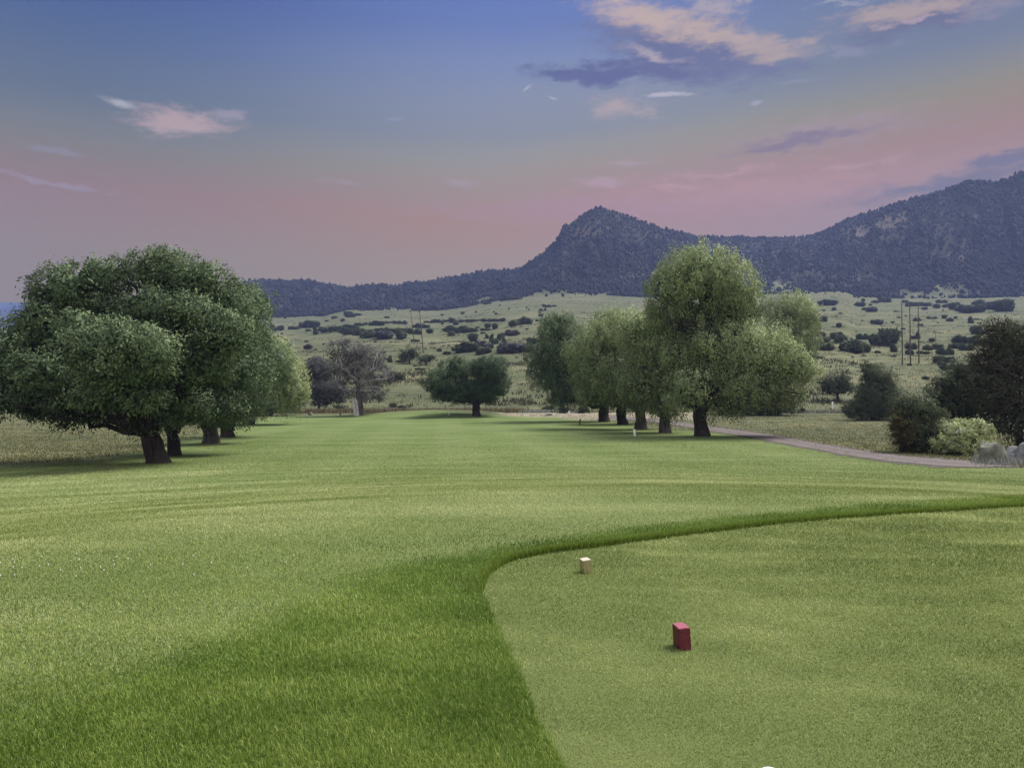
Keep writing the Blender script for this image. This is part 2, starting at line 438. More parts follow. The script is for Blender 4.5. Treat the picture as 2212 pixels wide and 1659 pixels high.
# ------------------------------------------------------------------ terrain mesh (one sheet to the horizon)
def build_terrain():
    radii = [0.0]; r = 0.6
    while r < 1760:
        radii.append(r); r *= 1.0135 if r < 900 else 1.0075
    radii = np.array(radii[1:])
    ang = np.concatenate([np.linspace(-180, -50, 40, endpoint=False), np.linspace(-50, 50, 520, endpoint=False), np.linspace(50, 180, 40, endpoint=False)])
    A, R = np.meshgrid(np.radians(ang), radii)
    X = (R*np.sin(A)).ravel(); Y = (R*np.cos(A)).ravel()
    Z = height(X, Y)
    V = np.stack([X, Y, Z], 1)
    V = np.vstack([V, [[0, 0, TEE_Z]]])
    nr, na = len(radii), len(ang)
    i = np.arange(nr-1)[:, None]; j = np.arange(na)[None, :]; j2 = (j+1) % na
    a = i*na+j; b = i*na+j2; c = (i+1)*na+j2; d = (i+1)*na+j
    Q = np.stack([a, d, c, b], -1).reshape(-1, 4)
    jj = np.arange(na); T = np.stack([np.full(na, nr*na), jj, (jj+1) % na], 1)
    # ground zones
    x, y = V[:, 0], V[:, 1]
    near = (np.hypot(x, y) < 170)
    sd = np.full(len(x), -50.0)
    sd[near] = poly_sdf(x[near], y[near], fair_poly)
    sd = sd+fbm(x/5, y/5, 3, 41)*2.2
    fair = sstep(-3.0, 2.0, sd)
    u, yf, yr, zf, zr = hill_parts(x, y)
    q = (y-yf)/(yr-yf)
    fo = sstep(-0.05, 0.05, q+0.22*fbm(x/50, y/40, 5, 51))
    clear = np.maximum(sstep(0.48, 0.6, fbm(x/70+5, y/50, 3, 61)), 0)*(q < 0.35)
    fo = fo*(1-clear)*sstep(430, 480, u)
    rock = cliff_mask(u, q)
    tee = np.zeros(len(x)); nn = np.hypot(x, y) < 30
    tee[nn] = sstep(-0.02, 0.02, poly_sdf(x[nn], y[nn], tee_poly))
    coll = np.zeros(len(x)); coll[nn] = sstep(-0.25, 0.25, poly_sdf(x[nn], y[nn], collar_poly))
    z1 = np.stack([fair, fo, rock], 1); sand = (1-fair)*sstep(1060, 1110, u)*(1-sstep(1520, 1560, u))*sstep(92, 97, y)*(1-sstep(116, 119, y+2*fbm(x/4, y/4, 3, 63)))
    z2 = np.stack([tee, coll, sand], 1)
    ob = mesh_np('ground', V, [Q, T], ground_mat(), {'zone': z1, 'zone2': z2}, smooth=True)
    tag(ob, kind='structure')
    return ob

def cliff_mask(u, q):
    a = np.exp(-((u-1250)/46.0)**4)*np.exp(-((q-0.80)/0.085)**4)*sstep(-0.8, -0.2, fbm(u/10, q*34, 3, 75))*.62
    b = np.exp(-((u-1893)/62.0)**4)*np.exp(-((q-0.80)/0.075)**4)
    c = np.exp(-((u-1140)/40.0)**4)*np.exp(-((q-0.80)/0.07)**4)*0.35
    d = 0.55*sstep(0.40, 0.58, fbm(u/13, q*11+3, 4, 73))*(q > 0.25)*(q < 0.97)
    return np.clip(np.clip(b+c, 0, 1)*sstep(-0.6, -0.1, fbm(u/16, q*26, 3, 71))*.9+a+d, 0, 1)

def ground_mat():
    m, g = new_mat('ground_turf')
    tc = g.n('ShaderNodeTexCoord'); O = tc.outputs['Object']
    z = g.n('ShaderNodeAttribute', attribute_name='zone'); s = g.n('ShaderNodeSeparateColor'); g.put(s.inputs[0], z.outputs['Color'])
    z2 = g.n('ShaderNodeAttribute', attribute_name='zone2'); s2 = g.n('ShaderNodeSeparateColor'); g.put(s2.inputs[0], z2.outputs['Color'])
    n1 = g.noise(O, 0.09, 5, 0.6)                                     # large patches
    n2 = g.noise(g.mapping(O, scale=(0.10, 0.42, 1), rot=(0, 0, 0.12)), 1.0, 7, 0.68)     # mown streaks
    n3 = g.noise(O, 9.0, 5, 0.7)
    n4 = g.noise(O, 1.4, 5, 0.65)
    fairc = g.mix(g.mr(n2, 0.42, 0.58), (0.082, 0.118, 0.032), (0.128, 0.164, 0.058))
    fairc = g.mix(g.math('MULTIPLY', g.mr(n1, 0.4, 0.62), 0.5), fairc, (0.148, 0.180, 0.074))
    sp = g.n('ShaderNodeSeparateXYZ'); g.put(sp.inputs[0], O)
    stp = g.math('SINE', g.math('MULTIPLY', g.math('ADD', sp.outputs[0], g.math('MULTIPLY', sp.outputs[1], 0.10)), 1.1))
    fairc = g.mix(g.mr(stp, -0.4, 0.4, 0.0, 0.20), fairc, (0.165, 0.195, 0.085))
    fairc = g.mix(g.math('MULTIPLY', g.mr(n3, 0.35, 0.7), 0.35), fairc, (0.075, 0.12, 0.028))
    dry = g.mix(g.mr(n4, 0.3, 0.7), (0.118, 0.118, 0.060), (0.192, 0.180, 0.098))
    dry = g.mix(g.mr(g.noise(g.mapping(O, scale=(0.5, 1.3, 1)), 0.035, 6, 0.62), 0.4, 0.62), dry, (0.085, 0.098, 0.046))
    dry = g.mix(g.math('MULTIPLY', g.mr(g.noise(g.mapping(O, scale=(0.3, 1.2, 1)), 0.25, 6, 0.75), 0.45, 0.62), 0.85), dry, (0.058, 0.072, 0.038))
    dry = g.mix(g.math('MULTIPLY', g.mr(g.noise(g.mapping(O, scale=(.4, 1.6, 1)), 0.05, 7, 0.72), 0.47, 0.6), 0.75), dry, (0.072, 0.080, 0.042))
    dry = g.mix(g.math('MULTIPLY', g.mr(g.noise(g.mapping(O, scale=(.8, 1, 1)), 0.55, 3, 0.6), 0.58, 0.66), 0.7), dry, (0.05, 0.062, 0.036))
    forest = g.mix(g.mr(n4, 0.3, 0.7), (0.018, 0.021, 0.016), (0.034, 0.035, 0.026))
    rock = g.mix(g.mr(g.noise(g.mapping(O, scale=(.3, .3, 2)), 0.12, 6, 0.7), 0.35, 0.65), (0.05, 0.043, 0.036), (0.17, 0.142, 0.108))
    c = g.mix(s.outputs[0], dry, fairc)
    c = g.mix(s.outputs[1], c, forest)
    c = g.mix(s.outputs[2], c, rock)
    c = g.mix(g.math('MULTIPLY', s2.outputs[2], 0.85), c, (0.27, 0.235, 0.175))
    c = g.mix(s2.outputs[1], c, (0.05, 0.09, 0.017))
    c = g.mix(s2.outputs[0], c, (0.100, 0.128, 0.042))
    return finish(m, g, c, 0.95, n3, 0.5, 0.04, 0.1)

terrain = build_terrain()

# ------------------------------------------------------------------ near turf: real blades
def blades(name, pts, L, W, lean, tints, mat, label, cat='grass'):
    """pts (N,2) ground points; one bent blade (two triangles sharing an edge + tip) each"""
    n = len(pts)
    z = height(pts[:, 0], pts[:, 1])
    az = rng.random(n)*2*np.pi
    dx, dy = np.cos(az), np.sin(az)
    face = az+np.pi/2+rng.normal(0, 0.5, n)
    wx, wy = np.cos(face)*W*0.5, np.sin(face)*W*0.5
    ln = np.abs(rng.normal(lean, 0.25, n)); ln = np.clip(ln, 0.05, 1.35)
    m_h = L*0.55*np.cos(ln*0.6); m_d = L*0.55*np.sin(ln*0.6)
    t_h = m_h+L*0.45*np.cos(ln*1.25); t_d = m_d+L*0.45*np.sin(ln*1.25)
    b = np.stack([pts[:, 0], pts[:, 1], z-0.005], 1)
    V = np.empty((n, 5, 3))
    V[:, 0] = b+np.stack([-wx, -wy, 0*wx], 1)
    V[:, 1] = b+np.stack([wx, wy, 0*wx], 1)
    mid = b+np.stack([dx*m_d, dy*m_d, m_h+0.005], 1)
    V[:, 2] = mid+np.stack([wx*0.8, wy*0.8, 0*wx], 1)
    V[:, 3] = mid+np.stack([-wx*0.8, -wy*0.8, 0*wx], 1)
    V[:, 4] = b+np.stack([dx*t_d, dy*t_d, t_h+0.005], 1)
    i0 = np.arange(n)*5
    Q = np.stack([i0, i0+1, i0+2, i0+3], 1); T = np.stack([i0+3, i0+2, i0+4], 1)
    o = mesh_np(name, V.reshape(-1, 3), [Q, T], mat, {'tint': np.repeat(tints, 5)})
    return tag(o, label, cat, kind='stuff')

def sample_view(n, y0, y1, spread=0.78):
    """points thinning with distance from the tee"""
    y = np.exp(rng.random(n)*(math.log(y1)-math.log(y0))+math.log(y0))
    x = (rng.random(n)*2-1)*spread*y
    return np.stack([x, y], 1)

def build_turf():
    p = sample_view(760000, 2.7, 15.0)
    side = np.stack([rng.uniform(-9, 12.5, 1000000), rng.uniform(-2.5, 12.5, 1000000)], 1)
    side = side[(np.abs(side[:, 0]) > 0.76*side[:, 1])]
    p = np.vstack([p, side])
    tee_d = poly_sdf(p[:, 0], p[:, 1], tee_poly)+0.03*fbm(p[:, 0]*6, p[:, 1]*6, 2, 81)
    tee_m = tee_d > 0
    blend = rng.random(len(p))
    col_d = poly_sdf(p[:, 0], p[:, 1], collar_poly)+0.35*fbm(p[:, 0]*1.2, p[:, 1]*1.2, 3, 82)
    wid = 0.14+1.1*sstep(-1.2, -3.8, p[:, 0])
    col_d = col_d+(blend-0.42)*wid*1.6
    mixin = (rng.random(len(p)) < 0.30*sstep(-3.5, 0.0, col_d)*sstep(0.8, -1.5, p[:, 0])*sstep(13, 8, p[:, 1])) & (col_d < 0)
    col_d = np.where(mixin, 0.3, col_d)
    patch = 0.7*fbm(p[:, 0]*1.3, p[:, 1]*1.3, 4, 83)+0.6*fbm(p[:, 0]*0.45+9, p[:, 1]*0.4, 3, 89)
    streak = fbm(p[:, 0]*1.1+0.5*p[:, 1], p[:, 1]*3.2, 3, 84)
    # tee
    q = p[tee_m]; k = np.maximum(np.hypot(q[:, 0], q[:, 1])*.93, 3.0)/4.0
    t = np.clip(0.42+0.75*patch[tee_m]+0.50*streak[tee_m]+rng.normal(0, 0.13, len(q)), 0, 1)
    t = np.where(rng.random(len(q)) < 0.03, 1.0, t)
    blades('tee_turf', q, np.random.default_rng(1).uniform(0.010, 0.021, len(q))*np.clip(k, .8, 2.2), 0.0024*k, 0.95, t,
           leaf_mat('tee_blades', (0.127, 0.165, 0.029), (0.233, 0.277, 0.073), (0.493, 0.516, 0.198), 0.6, 0.25), 'short mown pale green turf on the raised tee')
    # collar
    cm = (~tee_m) & (col_d > 0)
    q = p[cm]; k = np.maximum(np.hypot(q[:, 0], q[:, 1])*.93, 3.0)/4.0
    t = np.clip(0.40+0.6*patch[cm]+0.25*streak[cm]+rng.normal(0, 0.18, len(q)), 0, 1)
    t = np.where(rng.random(len(q)) < 0.02, 1.0, t)
    far = np.clip(1.25-0.35*(q[:, 1] > 6.5), .8, 1.3)
    edge = (1-0.30*sstep(0.6, 0.0, col_d[cm]))*(1+0.9*sstep(6.4, 7.6, q[:, 1])*sstep(0.16, 0.06, -tee_d[cm]))
    blades('collar_grass', q, rng.uniform(0.022, 0.047, len(q))*edge, 0.0031*k**0.7, 0.75-0.35*sstep(6.0, 8.0, q[:, 1]), t,
           leaf_mat('collar_blades', (0.072, 0.118, 0.011), (0.171, 0.248, 0.035), (0.420, 0.469, 0.134), 0.55, 0.3), 'taller dark green grass collar along the edge of the tee')
    # the standing lip of long grass where the mower turns at the tee
    ia = rng.integers(0, len(tee_edge)-1, 60000); fr = rng.random(60000)[:, None]
    te = np.array(tee_edge); qa = te[ia]*(1-fr)+te[ia+1]*fr
    nrm = np.stack([-(te[ia+1]-te[ia])[:, 1], (te[ia+1]-te[ia])[:, 0]], 1); nrm = nrm/np.maximum(np.linalg.norm(nrm, axis=1, keepdims=True), 1e-6)
    sgn = np.where(poly_sdf(qa[:, 0]+nrm[:, 0]*.1, qa[:, 1]+nrm[:, 1]*.1, tee_poly) > 0, -1, 1)[:, None]
    qa = qa+nrm*sgn*np.abs(rng.normal(0.02, 0.05, (60000, 1)))
    qa = qa[(qa[:, 1] > 5.9) & (rng.random(60000) < sstep(6.3, 7.8, qa[:, 1])+.04)]
    blades('edge_grass', qa, rng.uniform(0.05, 0.085, len(qa)), 0.0032*(qa[:, 1]/4)**.7, 0.35, np.clip(rng.normal(.38, .18, len(qa)), 0, 1),
           bpy.data.materials['collar_blades'], 'longest uncut grass standing along the far edge of the tee')
    # fairway close to the tee and its slope
    fm = (~tee_m) & (col_d <= 0)
    q1 = p[fm]
    q2 = sample_view(400000, 15.0, 75.0)
    q2 = q2[rng.random(len(q2)) > 0.85*sstep(38, 75, q2[:, 1])]
    sd = poly_sdf(q2[:, 0], q2[:, 1], fair_poly)
    q2 = q2[sd > 0.3]
    q2 = q2[(poly_sdf(q2[:, 0], q2[:, 1], collar_poly) < 0)]
    q = np.vstack([q1, q2]); k = np.maximum(np.hypot(q[:, 0], q[:, 1])*.93, 3.0)/4.0
    patch = fbm(q[:, 0]/3.2, q[:, 1]/0.9, 4, 85); big = fbm(q[:, 0]/16, q[:, 1]/9, 3, 86)
    t = np.clip(0.46+0.62*patch+0.4*big+rng.normal(0, 0.10, len(q)), 0, 1)
    t = t-0.38*sstep(0.38, 0.72, fbm(q[:, 0]/2.4+0.4*q[:, 1], q[:, 1]/0.30, 3, 88))
    # mown stripes running up the fairway
    t = t+0.07*np.tanh(3*np.sin((q[:, 0]+0.10*q[:, 1]+0.8*fbm(q[:, 0]/9, q[:, 1]/9, 2, 97))*1.1))*sstep(16, 40, q[:, 1])
    blades('fairway_grass', q, rng.uniform(0.011, 0.024, len(q))*np.clip(k**0.4, .8, 2.2), 0.0028*k**0.95, 0.95, np.clip(t, 0, 1),
           leaf_mat('fairway_blades', (0.135, 0.175, 0.035), (0.236, 0.281, 0.084), (0.438, 0.456, 0.197), 0.6, 0.25), 'mown yellow green grass of the fairway')
    # clover flowers in the fairway
    c0 = ground(150, 1228)[:2]
    n = 34
    fx = c0[0]+rng.normal(0, 0.9, n); fy = c0[1]+rng.normal(0, 0.25, n)
    V = []; T = []
    for x, y in zip(fx, fy):
        z = float(height(x, y))+0.035; s = 0.006; b = len(V)
        V += [(x+s, y, z), (x-s, y, z), (x, y+s, z), (x, y-s, z), (x, y, z+s), (x, y, z-0.03)]
        T += [(b+a, b+c, b+4) for a, c in ((0, 2), (2, 1), (1, 3), (3, 0))]+[(b+c, b+a, b+5) for a, c in ((0, 2), (2, 1), (1, 3), (3, 0))]
    tag(mesh_np('clover_flowers', V, np.array(T), simple_mat('clover_white', (0.5, 0.5, 0.45), (0.6, 0.6, 0.55))),
        'scattered tiny white clover flowers in the fairway grass at left', 'flowers', kind='stuff')
build_turf()

# ------------------------------------------------------------------ dirt road
ROADP = []
def build_road():
    top = [(1300, 897), (1420, 906), (1540, 922), (1660, 938), (1800, 963), (1950, 984), (2060, 993), (2150, 999), (2210, 1001)]
    bot = [(1300, 902), (1420, 913), (1540, 933), (1640, 949), (1750, 970), (1870, 991), (2000, 1006), (2100, 1010), (2210, 1009)]
    n = 14
    A = smooth_curve([ground(u, v)[:2] for u, v in top], 14); B = smooth_curve([ground(u, v)[:2] for u, v in bot], 14)
    ROADP.extend([tuple(p) for p in A]+[tuple(p) for p in B[::-1]])
    rows = []
    E = []
    for i, (a, b) in enumerate(zip(A, B)):
        c = (a+b)/2; a = c+(a-c)*1.45; b = c+(b-c)*1.45
        for k in range(n+1):
            t = k/n; p = a*(1-t)+b*t
            rows.append((p[0], p[1])); E.append((min(t, 1-t)*2, t, i/len(A)))
    R = np.array(rows); Z = height(R[:, 0], R[:, 1])+0.03
    V = np.column_stack([R, Z]); m = len(A)
    i = np.arange(m-1)[:, None]; j = np.arange(n)[None, :]; a = i*(n+1)+j
    Q = np.stack([a, a+1, a+n+2, a+n+1], -1).reshape(-1, 4)
    mt, g = new_mat('dirt_road')
    O = g.n('ShaderNodeTexCoord').outputs['Object']
    at = g.n('ShaderNodeAttribute', attribute_name='edge'); s = g.n('ShaderNodeSeparateColor'); g.put(s.inputs[0], at.outputs['Color'])
    nn = g.noise(O, 1.2, 6, 0.65); nf = g.noise(O, 14, 4, 0.7)
    c = g.mix(g.mr(nn, 0.35, 0.65), (0.055, 0.045, 0.040), (0.105, 0.086, 0.076))
    c = g.mix(g.math('MULTIPLY', g.mr(nf, 0.45, 0.62), 0.55), c, (0.15, 0.12, 0.115))
    # two wheel tracks, paler and packed
    tr = g.math('MAXIMUM', g.mr(g.math('ABSOLUTE', g.math('SUBTRACT', s.outputs[1], 0.34)), 0.09, 0.03), g.mr(g.math('ABSOLUTE', g.math('SUBTRACT', s.outputs[1], 0.66)), 0.09, 0.03))
    c = g.mix(g.math('MULTIPLY', tr, 0.45), c, (0.145, 0.118, 0.112))
    al = g.mr(g.math('ADD', s.outputs[0], g.math('MULTIPLY', g.math('SUBTRACT', g.noise(g.mapping(O, scale=(.5, 1, 1)), 1.3, 6, 0.7), 0.5), 1.9)), 0.10, 0.42)
    b = g.n('ShaderNodeBsdfPrincipled'); g.put(b.inputs['Base Color'], c); b.inputs['Roughness'].default_value = 0.95
    bn = g.n('ShaderNodeBump'); bn.inputs['Strength'].default_value = 0.6; bn.inputs['Distance'].default_value = 0.04; g.put(bn.inputs['Height'], nf)
    g.nt.links.new(bn.outputs[0], b.inputs['Normal'])
    tp = g.n('ShaderNodeBsdfTransparent'); mx = g.n('ShaderNodeMixShader'); g.put(mx.inputs[0], al)
    g.nt.links.new(tp.outputs[0], mx.inputs[1]); g.nt.links.new(b.outputs[0], mx.inputs[2])
    o = g.n('ShaderNodeOutputMaterial'); g.nt.links.new(mx.outputs[0], o.inputs[0])
    tag(mesh_np('road', V, Q, mt, {'edge': np.array(E)}, smooth=True), kind='structure')
build_road()

# ------------------------------------------------------------------ forest on the mesa
def build_forest():
    n = 125000
    u = rng.uniform(440, 2900, n)
    q = rng.random(n)**1.08*1.18-0.16
    yf0 = 900.0; yr = np.interp(u, yu, yv)
    y = yf0+q*(yr-yf0); x = (u-CX)/F*y
    uu, yf, yr, zf, zr = hill_parts(x, y)
    q = (y-yf)/(yr-yf)
    dens = sstep(-0.06, 0.04, q+0.22*fbm(x/50, y/40, 5, 51))+0.10*sstep(-0.17, 0.0, q)*sstep(-0.2, 0.3, fbm(x/25, y/20, 3, 57))
    clear = sstep(0.46, 0.6, fbm(x/70+5, y/50, 3, 61))*(q < 0.35)
    rock = cliff_mask(uu, q)
    keep = rng.random(n) < dens*(1-clear)*(1-0.93*rock)*(0.6+0.4*vnoise(x/25, y/25, 91)) * np.where(q < 1.05, 1, 0)
    x, y, q = x[keep], y[keep], q[keep]
    # denser line on the skyline
    us = rng.uniform(500, 2700, 1500); ys = np.interp(us, yu, yv)*rng.uniform(0.985, 1.005, 1500)
    x = np.append(x, (us-CX)/F*ys); y = np.append(y, ys)
    z = height(x, y)-0.6
    n = len(x)
    h = rng.uniform(2.0, 5.0, n)*np.where(rng.random(n) < 0.10, 1.7, 1)*(1+0.25*fbm(x/30, y/30, 2, 94))
    w = h*rng.uniform(0.24, 0.48, n)
    S = 5
    V = np.empty((n, 2*S+2, 3))
    V[:, 0] = np.stack([x, y, z+h], 1); V[:, 1] = np.stack([x, y, z+0.05*h], 1)
    for k in range(S):
        a = 2*np.pi*k/S+rng.random(n)
        r1 = w*rng.uniform(0.75, 1.2, n); r2 = w*rng.uniform(0.45, 0.85, n)
        V[:, 2+k] = np.stack([x+r1*np.cos(a), y+r1*np.sin(a), z+h*rng.uniform(0.15, 0.4, n)], 1)
        V[:, 2+S+k] = np.stack([x+r2*np.cos(a+.4), y+r2*np.sin(a+.4), z+h*rng.uniform(0.55, 0.85, n)], 1)
    T = []
    for k in range(S):
        k2 = (k+1) % S
        T += [(0, 2+S+k, 2+S+k2), (2+S+k, 2+k, 2+S+k2), (2+k, 2+k2, 2+S+k2), (2+k2, 2+k, 1)]
    T = (np.arange(n)[:, None, None]*(2*S+2)+np.array(T)[None]).reshape(-1, 3)
    tint = np.repeat(np.clip(rng.normal(0.40, 0.10, n)+0.55*fbm(x/45, y/45, 4, 93), 0, 1), 2*S+2)
    tag(mesh_np('forest', V.reshape(-1, 3), T, leaf_mat('conifer_forest', (0.009, 0.011, 0.013), (0.018, 0.023, 0.026), (0.039, 0.043, 0.049), 0.9, 0.0, 0.1), {'tint': tint}),
        'dark conifer wood covering the slopes and skyline of the mesa', 'forest', kind='stuff')
build_forest()

def far_ranges():
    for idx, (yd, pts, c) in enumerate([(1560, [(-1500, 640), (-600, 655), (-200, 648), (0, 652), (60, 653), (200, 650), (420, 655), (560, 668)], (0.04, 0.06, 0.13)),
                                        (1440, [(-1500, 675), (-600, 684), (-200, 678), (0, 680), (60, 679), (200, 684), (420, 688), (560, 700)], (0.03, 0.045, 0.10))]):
        us = np.linspace(-620, 560, 120)
        pv = np.interp(us, *np.array(pts, float).T)+1.2*fbm(us/60, us*0, 3, 95+idx)
        V = []; Q = []
        K = 8
        for i, u in enumerate(us):
            for k in range(K):
                t = k/(K-1)
                yy = yd-140*(1-t)
                top = EYE+(CY-pv[i])/F*yd
                x = (u-CX)/F*yd
                V.append((x, yy+20*vnoise(i*.3, k*.5, 7), 40+(top-40)*t**0.8))
            x, yb = (u-CX)/F*yd, yd+160
            V.append((x, yb, 40))
        K += 1
        for i in range(len(us)-1):
            for k in range(K-1): Q.append((i*K+k, (i+1)*K+k, (i+1)*K+k+1, i*K+k+1))
        o = mesh_np('hills', V, np.array(Q), simple_mat('far_range', c, tuple(v*1.3 for v in c), 0.01), smooth=True)  # the blue of distance haze is painted into the range's colour
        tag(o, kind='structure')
far_ranges()

# ------------------------------------------------------------------ foliage and wood builders
def unit(a): return a/np.maximum(np.linalg.norm(a, axis=-1, keepdims=True), 1e-9)

DENS = 3.1
def crown_np(lobes, dens, leaf=0.24, wid=0.07, clump=0.42, droop=0.6, per=46, core=0.14, tint0=0.45, low=-0.55, rg=None, fill=1.0):
    """lobes: list of (x,y,z,rx,ry,rz[,tint]); returns verts, tris, tints of leaf-sized faces spread in clumps through the volume"""
    rg = rg or rng
    C = []; OUT = []; TI = []; KIND = []
    for lb in lobes:
        x, y, z, rx, ry, rz = lb[:6]; lt = lb[6] if len(lb) > 6 else 0.0
        area = 4*math.pi*((rx*rz+rx*ry+ry*rz)/3)
        nc = max(6, int(area*dens*DENS/per))
        d = unit(rg.normal(size=(int(nc*1.6), 3)))
        d = d[d[:, 2] > low-0.25*rg.random(len(d))][:nc]
        # bumpy outline: several sub-domes per lobe
        k = 9
        bd = unit(rg.normal(size=(k, 3))); bd[:, 2] = np.abs(bd[:, 2])*0.8
        dot = np.clip((d@bd.T).max(1), 0, 1)
        rr = 0.74+0.30*sstep(0.70, 0.97, dot)+rg.normal(0, 0.035, len(d))
        depth = rg.random(len(d))**2.2
        rr = rr*(1-0.28*depth)
        c = np.array([x, y, z])+d*rr[:, None]*np.array([rx, ry, rz])
        C.append(c); OUT.append(unit(d/np.array([rx, ry, rz])))
        TI.append(np.clip(tint0+max(lt, 0)+rg.normal(0, 0.12, len(d)), 0, 1)); KIND.append(np.zeros(len(d)))  # lobe tint paints the lit upper and front lobes lighter
    own = np.concatenate([np.full(len(c), i) for i, c in enumerate(C)])
    C = np.concatenate(C); OUT = np.concatenate(OUT); TI = np.concatenate(TI)
    keep = np.ones(len(C), bool)
    for i, lb in enumerate(lobes):          # nothing grows deep inside a neighbouring bough
        dd = np.linalg.norm((C-np.array(lb[:3]))/np.array(lb[3:6]), axis=1)
        keep &= (own == i) | (dd > 0.62)
    C, OUT, TI = C[keep], OUT[keep], TI[keep]
    n = len(C)*per
    ci = np.repeat(np.arange(len(C)), per)
    csz = rg.uniform(0.55, 1.5, len(C))[ci][:, None]*clump
    shp = np.array([0.55, 0.55, 0.40]) if droop < 1 else np.array([0.42, 0.42, 0.80])
    off = rg.normal(size=(n, 3))*csz*shp
    o = OUT[ci]
    pos = C[ci]+off+o*(rg.random((n, 1))*clump*0.4)
    pos[:, 2] -= droop*clump*0.5*np.linalg.norm(off[:, :2], axis=1)/clump
    dirn = unit(o*0.8+rg.normal(size=(n, 3))*0.75+np.array([0, 0, -droop]))
    L = leaf*rg.uniform(0.55, 1.35, (n, 1)); W = wid*rg.uniform(0.7, 1.3, (n, 1))
    side = unit(np.cross(dirn, rg.normal(size=(n, 3))))
    V = np.empty((n, 4, 3))
    V[:, 0] = pos; V[:, 1] = pos+dirn*L*0.45+side*W*0.5; V[:, 2] = pos+dirn*L; V[:, 3] = pos+dirn*L*0.45-side*W*0.5
    tint = np.clip(TI[ci]+rg.normal(0, 0.10, n), 0, 1)
    NR = unit(o+0.35*off/clump+rg.normal(size=(n, 3))*0.18)
    # inner mass of larger leaf bunches
    m = int(n*core*fill)
    if m > 0:
        cj = rg.integers(0, len(C), m)
        li = []
        cen = np.array([lb[:3] for lb in lobes]); rad = np.array([lb[3:6] for lb in lobes])
        vol = rad.prod(1); li = rg.choice(len(lobes), m, p=vol/vol.sum())
        dd = unit(rg.normal(size=(m, 3)))*(rg.random((m, 1))**0.5*0.62)
        dd[:, 2] = np.maximum(dd[:, 2], low)
        p2 = cen[li]+dd*rad[li]
        dr = unit(rg.normal(size=(m, 3))); sd = unit(np.cross(dr, rg.normal(size=(m, 3))))
        L2 = leaf*rg.uniform(1.3, 2.0, (m, 1))
        V2 = np.empty((m, 4, 3)); V2[:, 0] = p2-dr*L2*.5; V2[:, 1] = p2+sd*L2*.35; V2[:, 2] = p2+dr*L2*.5; V2[:, 3] = p2-sd*L2*.35
        V = np.concatenate([V, V2]); tint = np.concatenate([tint, np.full(m, tint0)]); NR = np.concatenate([NR, unit(dd+1e-6)])
    N = len(V)
    Q = np.arange(N*4).reshape(N, 4)
    return V.reshape(-1, 3), Q, {'tint': np.repeat(tint, 4), 'nrm': np.repeat(NR, 4, axis=0)}

class Wood:
    def __init__(s): s.V = []; s.Q = []; s.nv = 0
    def tube(s, pts, rad, sides=8, rough=0.0, flute=0.0, seed=0):
        pts = np.array(pts, float); rad = np.array(rad, float); m = len(pts)
        r_ = np.random.default_rng(seed+int(abs(pts[0, 0])*97) % 999)
        ph = r_.random()*6.28
        prev = None; ring = []
        for i in range(m):
            t = pts[min(i+1, m-1)]-pts[max(i-1, 0)]; t = t/max(np.linalg.norm(t), 1e-9)
            ref = np.array([0, 1.0, 0]) if abs(t[1]) < 0.9 else np.array([1.0, 0, 0])
            a = np.cross(t, ref); a /= np.linalg.norm(a); b = np.cross(t, a)
            for k in range(sides):
                an = 2*math.pi*k/sides
                r = rad[i]*(1+flute*math.sin(3*an+ph)+flute*0.6*math.sin(7*an+ph*2)+rough*(r_.random()-0.5))
                ring.append(pts[i]+a*math.cos(an)*r+b*math.sin(an)*r)
        base = s.nv
        s.V += ring; s.nv += len(ring)
        for i in range(m-1):
            for k in range(sides):
                k2 = (k+1) % sides
                s.Q.append((base+i*sides+k, base+i*sides+k2, base+(i+1)*sides+k2, base+(i+1)*sides+k))
        # cap the end
        s.V.append(pts[-1]); c = s.nv; s.nv += 1
        for k in range(sides): s.Q.append((base+(m-1)*sides+k, base+(m-1)*sides+(k+1) % sides, c, c))
    def build(s, name, mat, parent=None, smooth=True):
        Q = np.array(s.Q); tri = Q[:, 2] == Q[:, 3]
        return mesh_np(name, np.array(s.V), [Q[~tri], Q[tri][:, :3]], mat, smooth=smooth, parent=parent)

def limb(w, a, b, r0, r1, sag=0.1, jit=0.06, n=7, sides=7, seed=0):
    a = np.array(a, float); b = np.array(b, float); L = np.linalg.norm(b-a)
    r_ = np.random.default_rng(seed+int(L*1000) % 777)
    pts = []
    for i in range(n+1):
        t = i/n; p = a*(1-t)+b*t; p = p+np.array([0, 0, math.sin(math.pi*t)*sag*L])
        if 0 < i < n: p = p+r_.normal(size=3)*jit*L*0.4
        pts.append(p)
    w.tube(pts, np.linspace(r0, r1, n+1), sides)
    return pts

def twigs(w, a, d, L, r, depth, rg, spread=0.6, up=0.1, kids=3, seglen=3):
    """recursive bare branch"""
    pts = [np.array(a, float)]; dd = np.array(d, float)
    for i in range(seglen):
        dd = unit(dd+rg.normal(size=3)*0.22+np.array([0, 0, up]))
        pts.append(pts[-1]+dd*L/seglen)
    w.tube(pts, np.linspace(r, r*0.55, seglen+1), 5 if depth > 1 else 4)
    if depth <= 0: return
    for k in range(kids):
        p = pts[-1] if k == 0 else pts[rg.integers(1, seglen+1)]
        nd = unit(dd+rg.normal(size=3)*spread)
        twigs(w, p, nd, L*rg.uniform(0.55, 0.8), r*0.55, depth-1, rg, spread, up, kids, seglen)

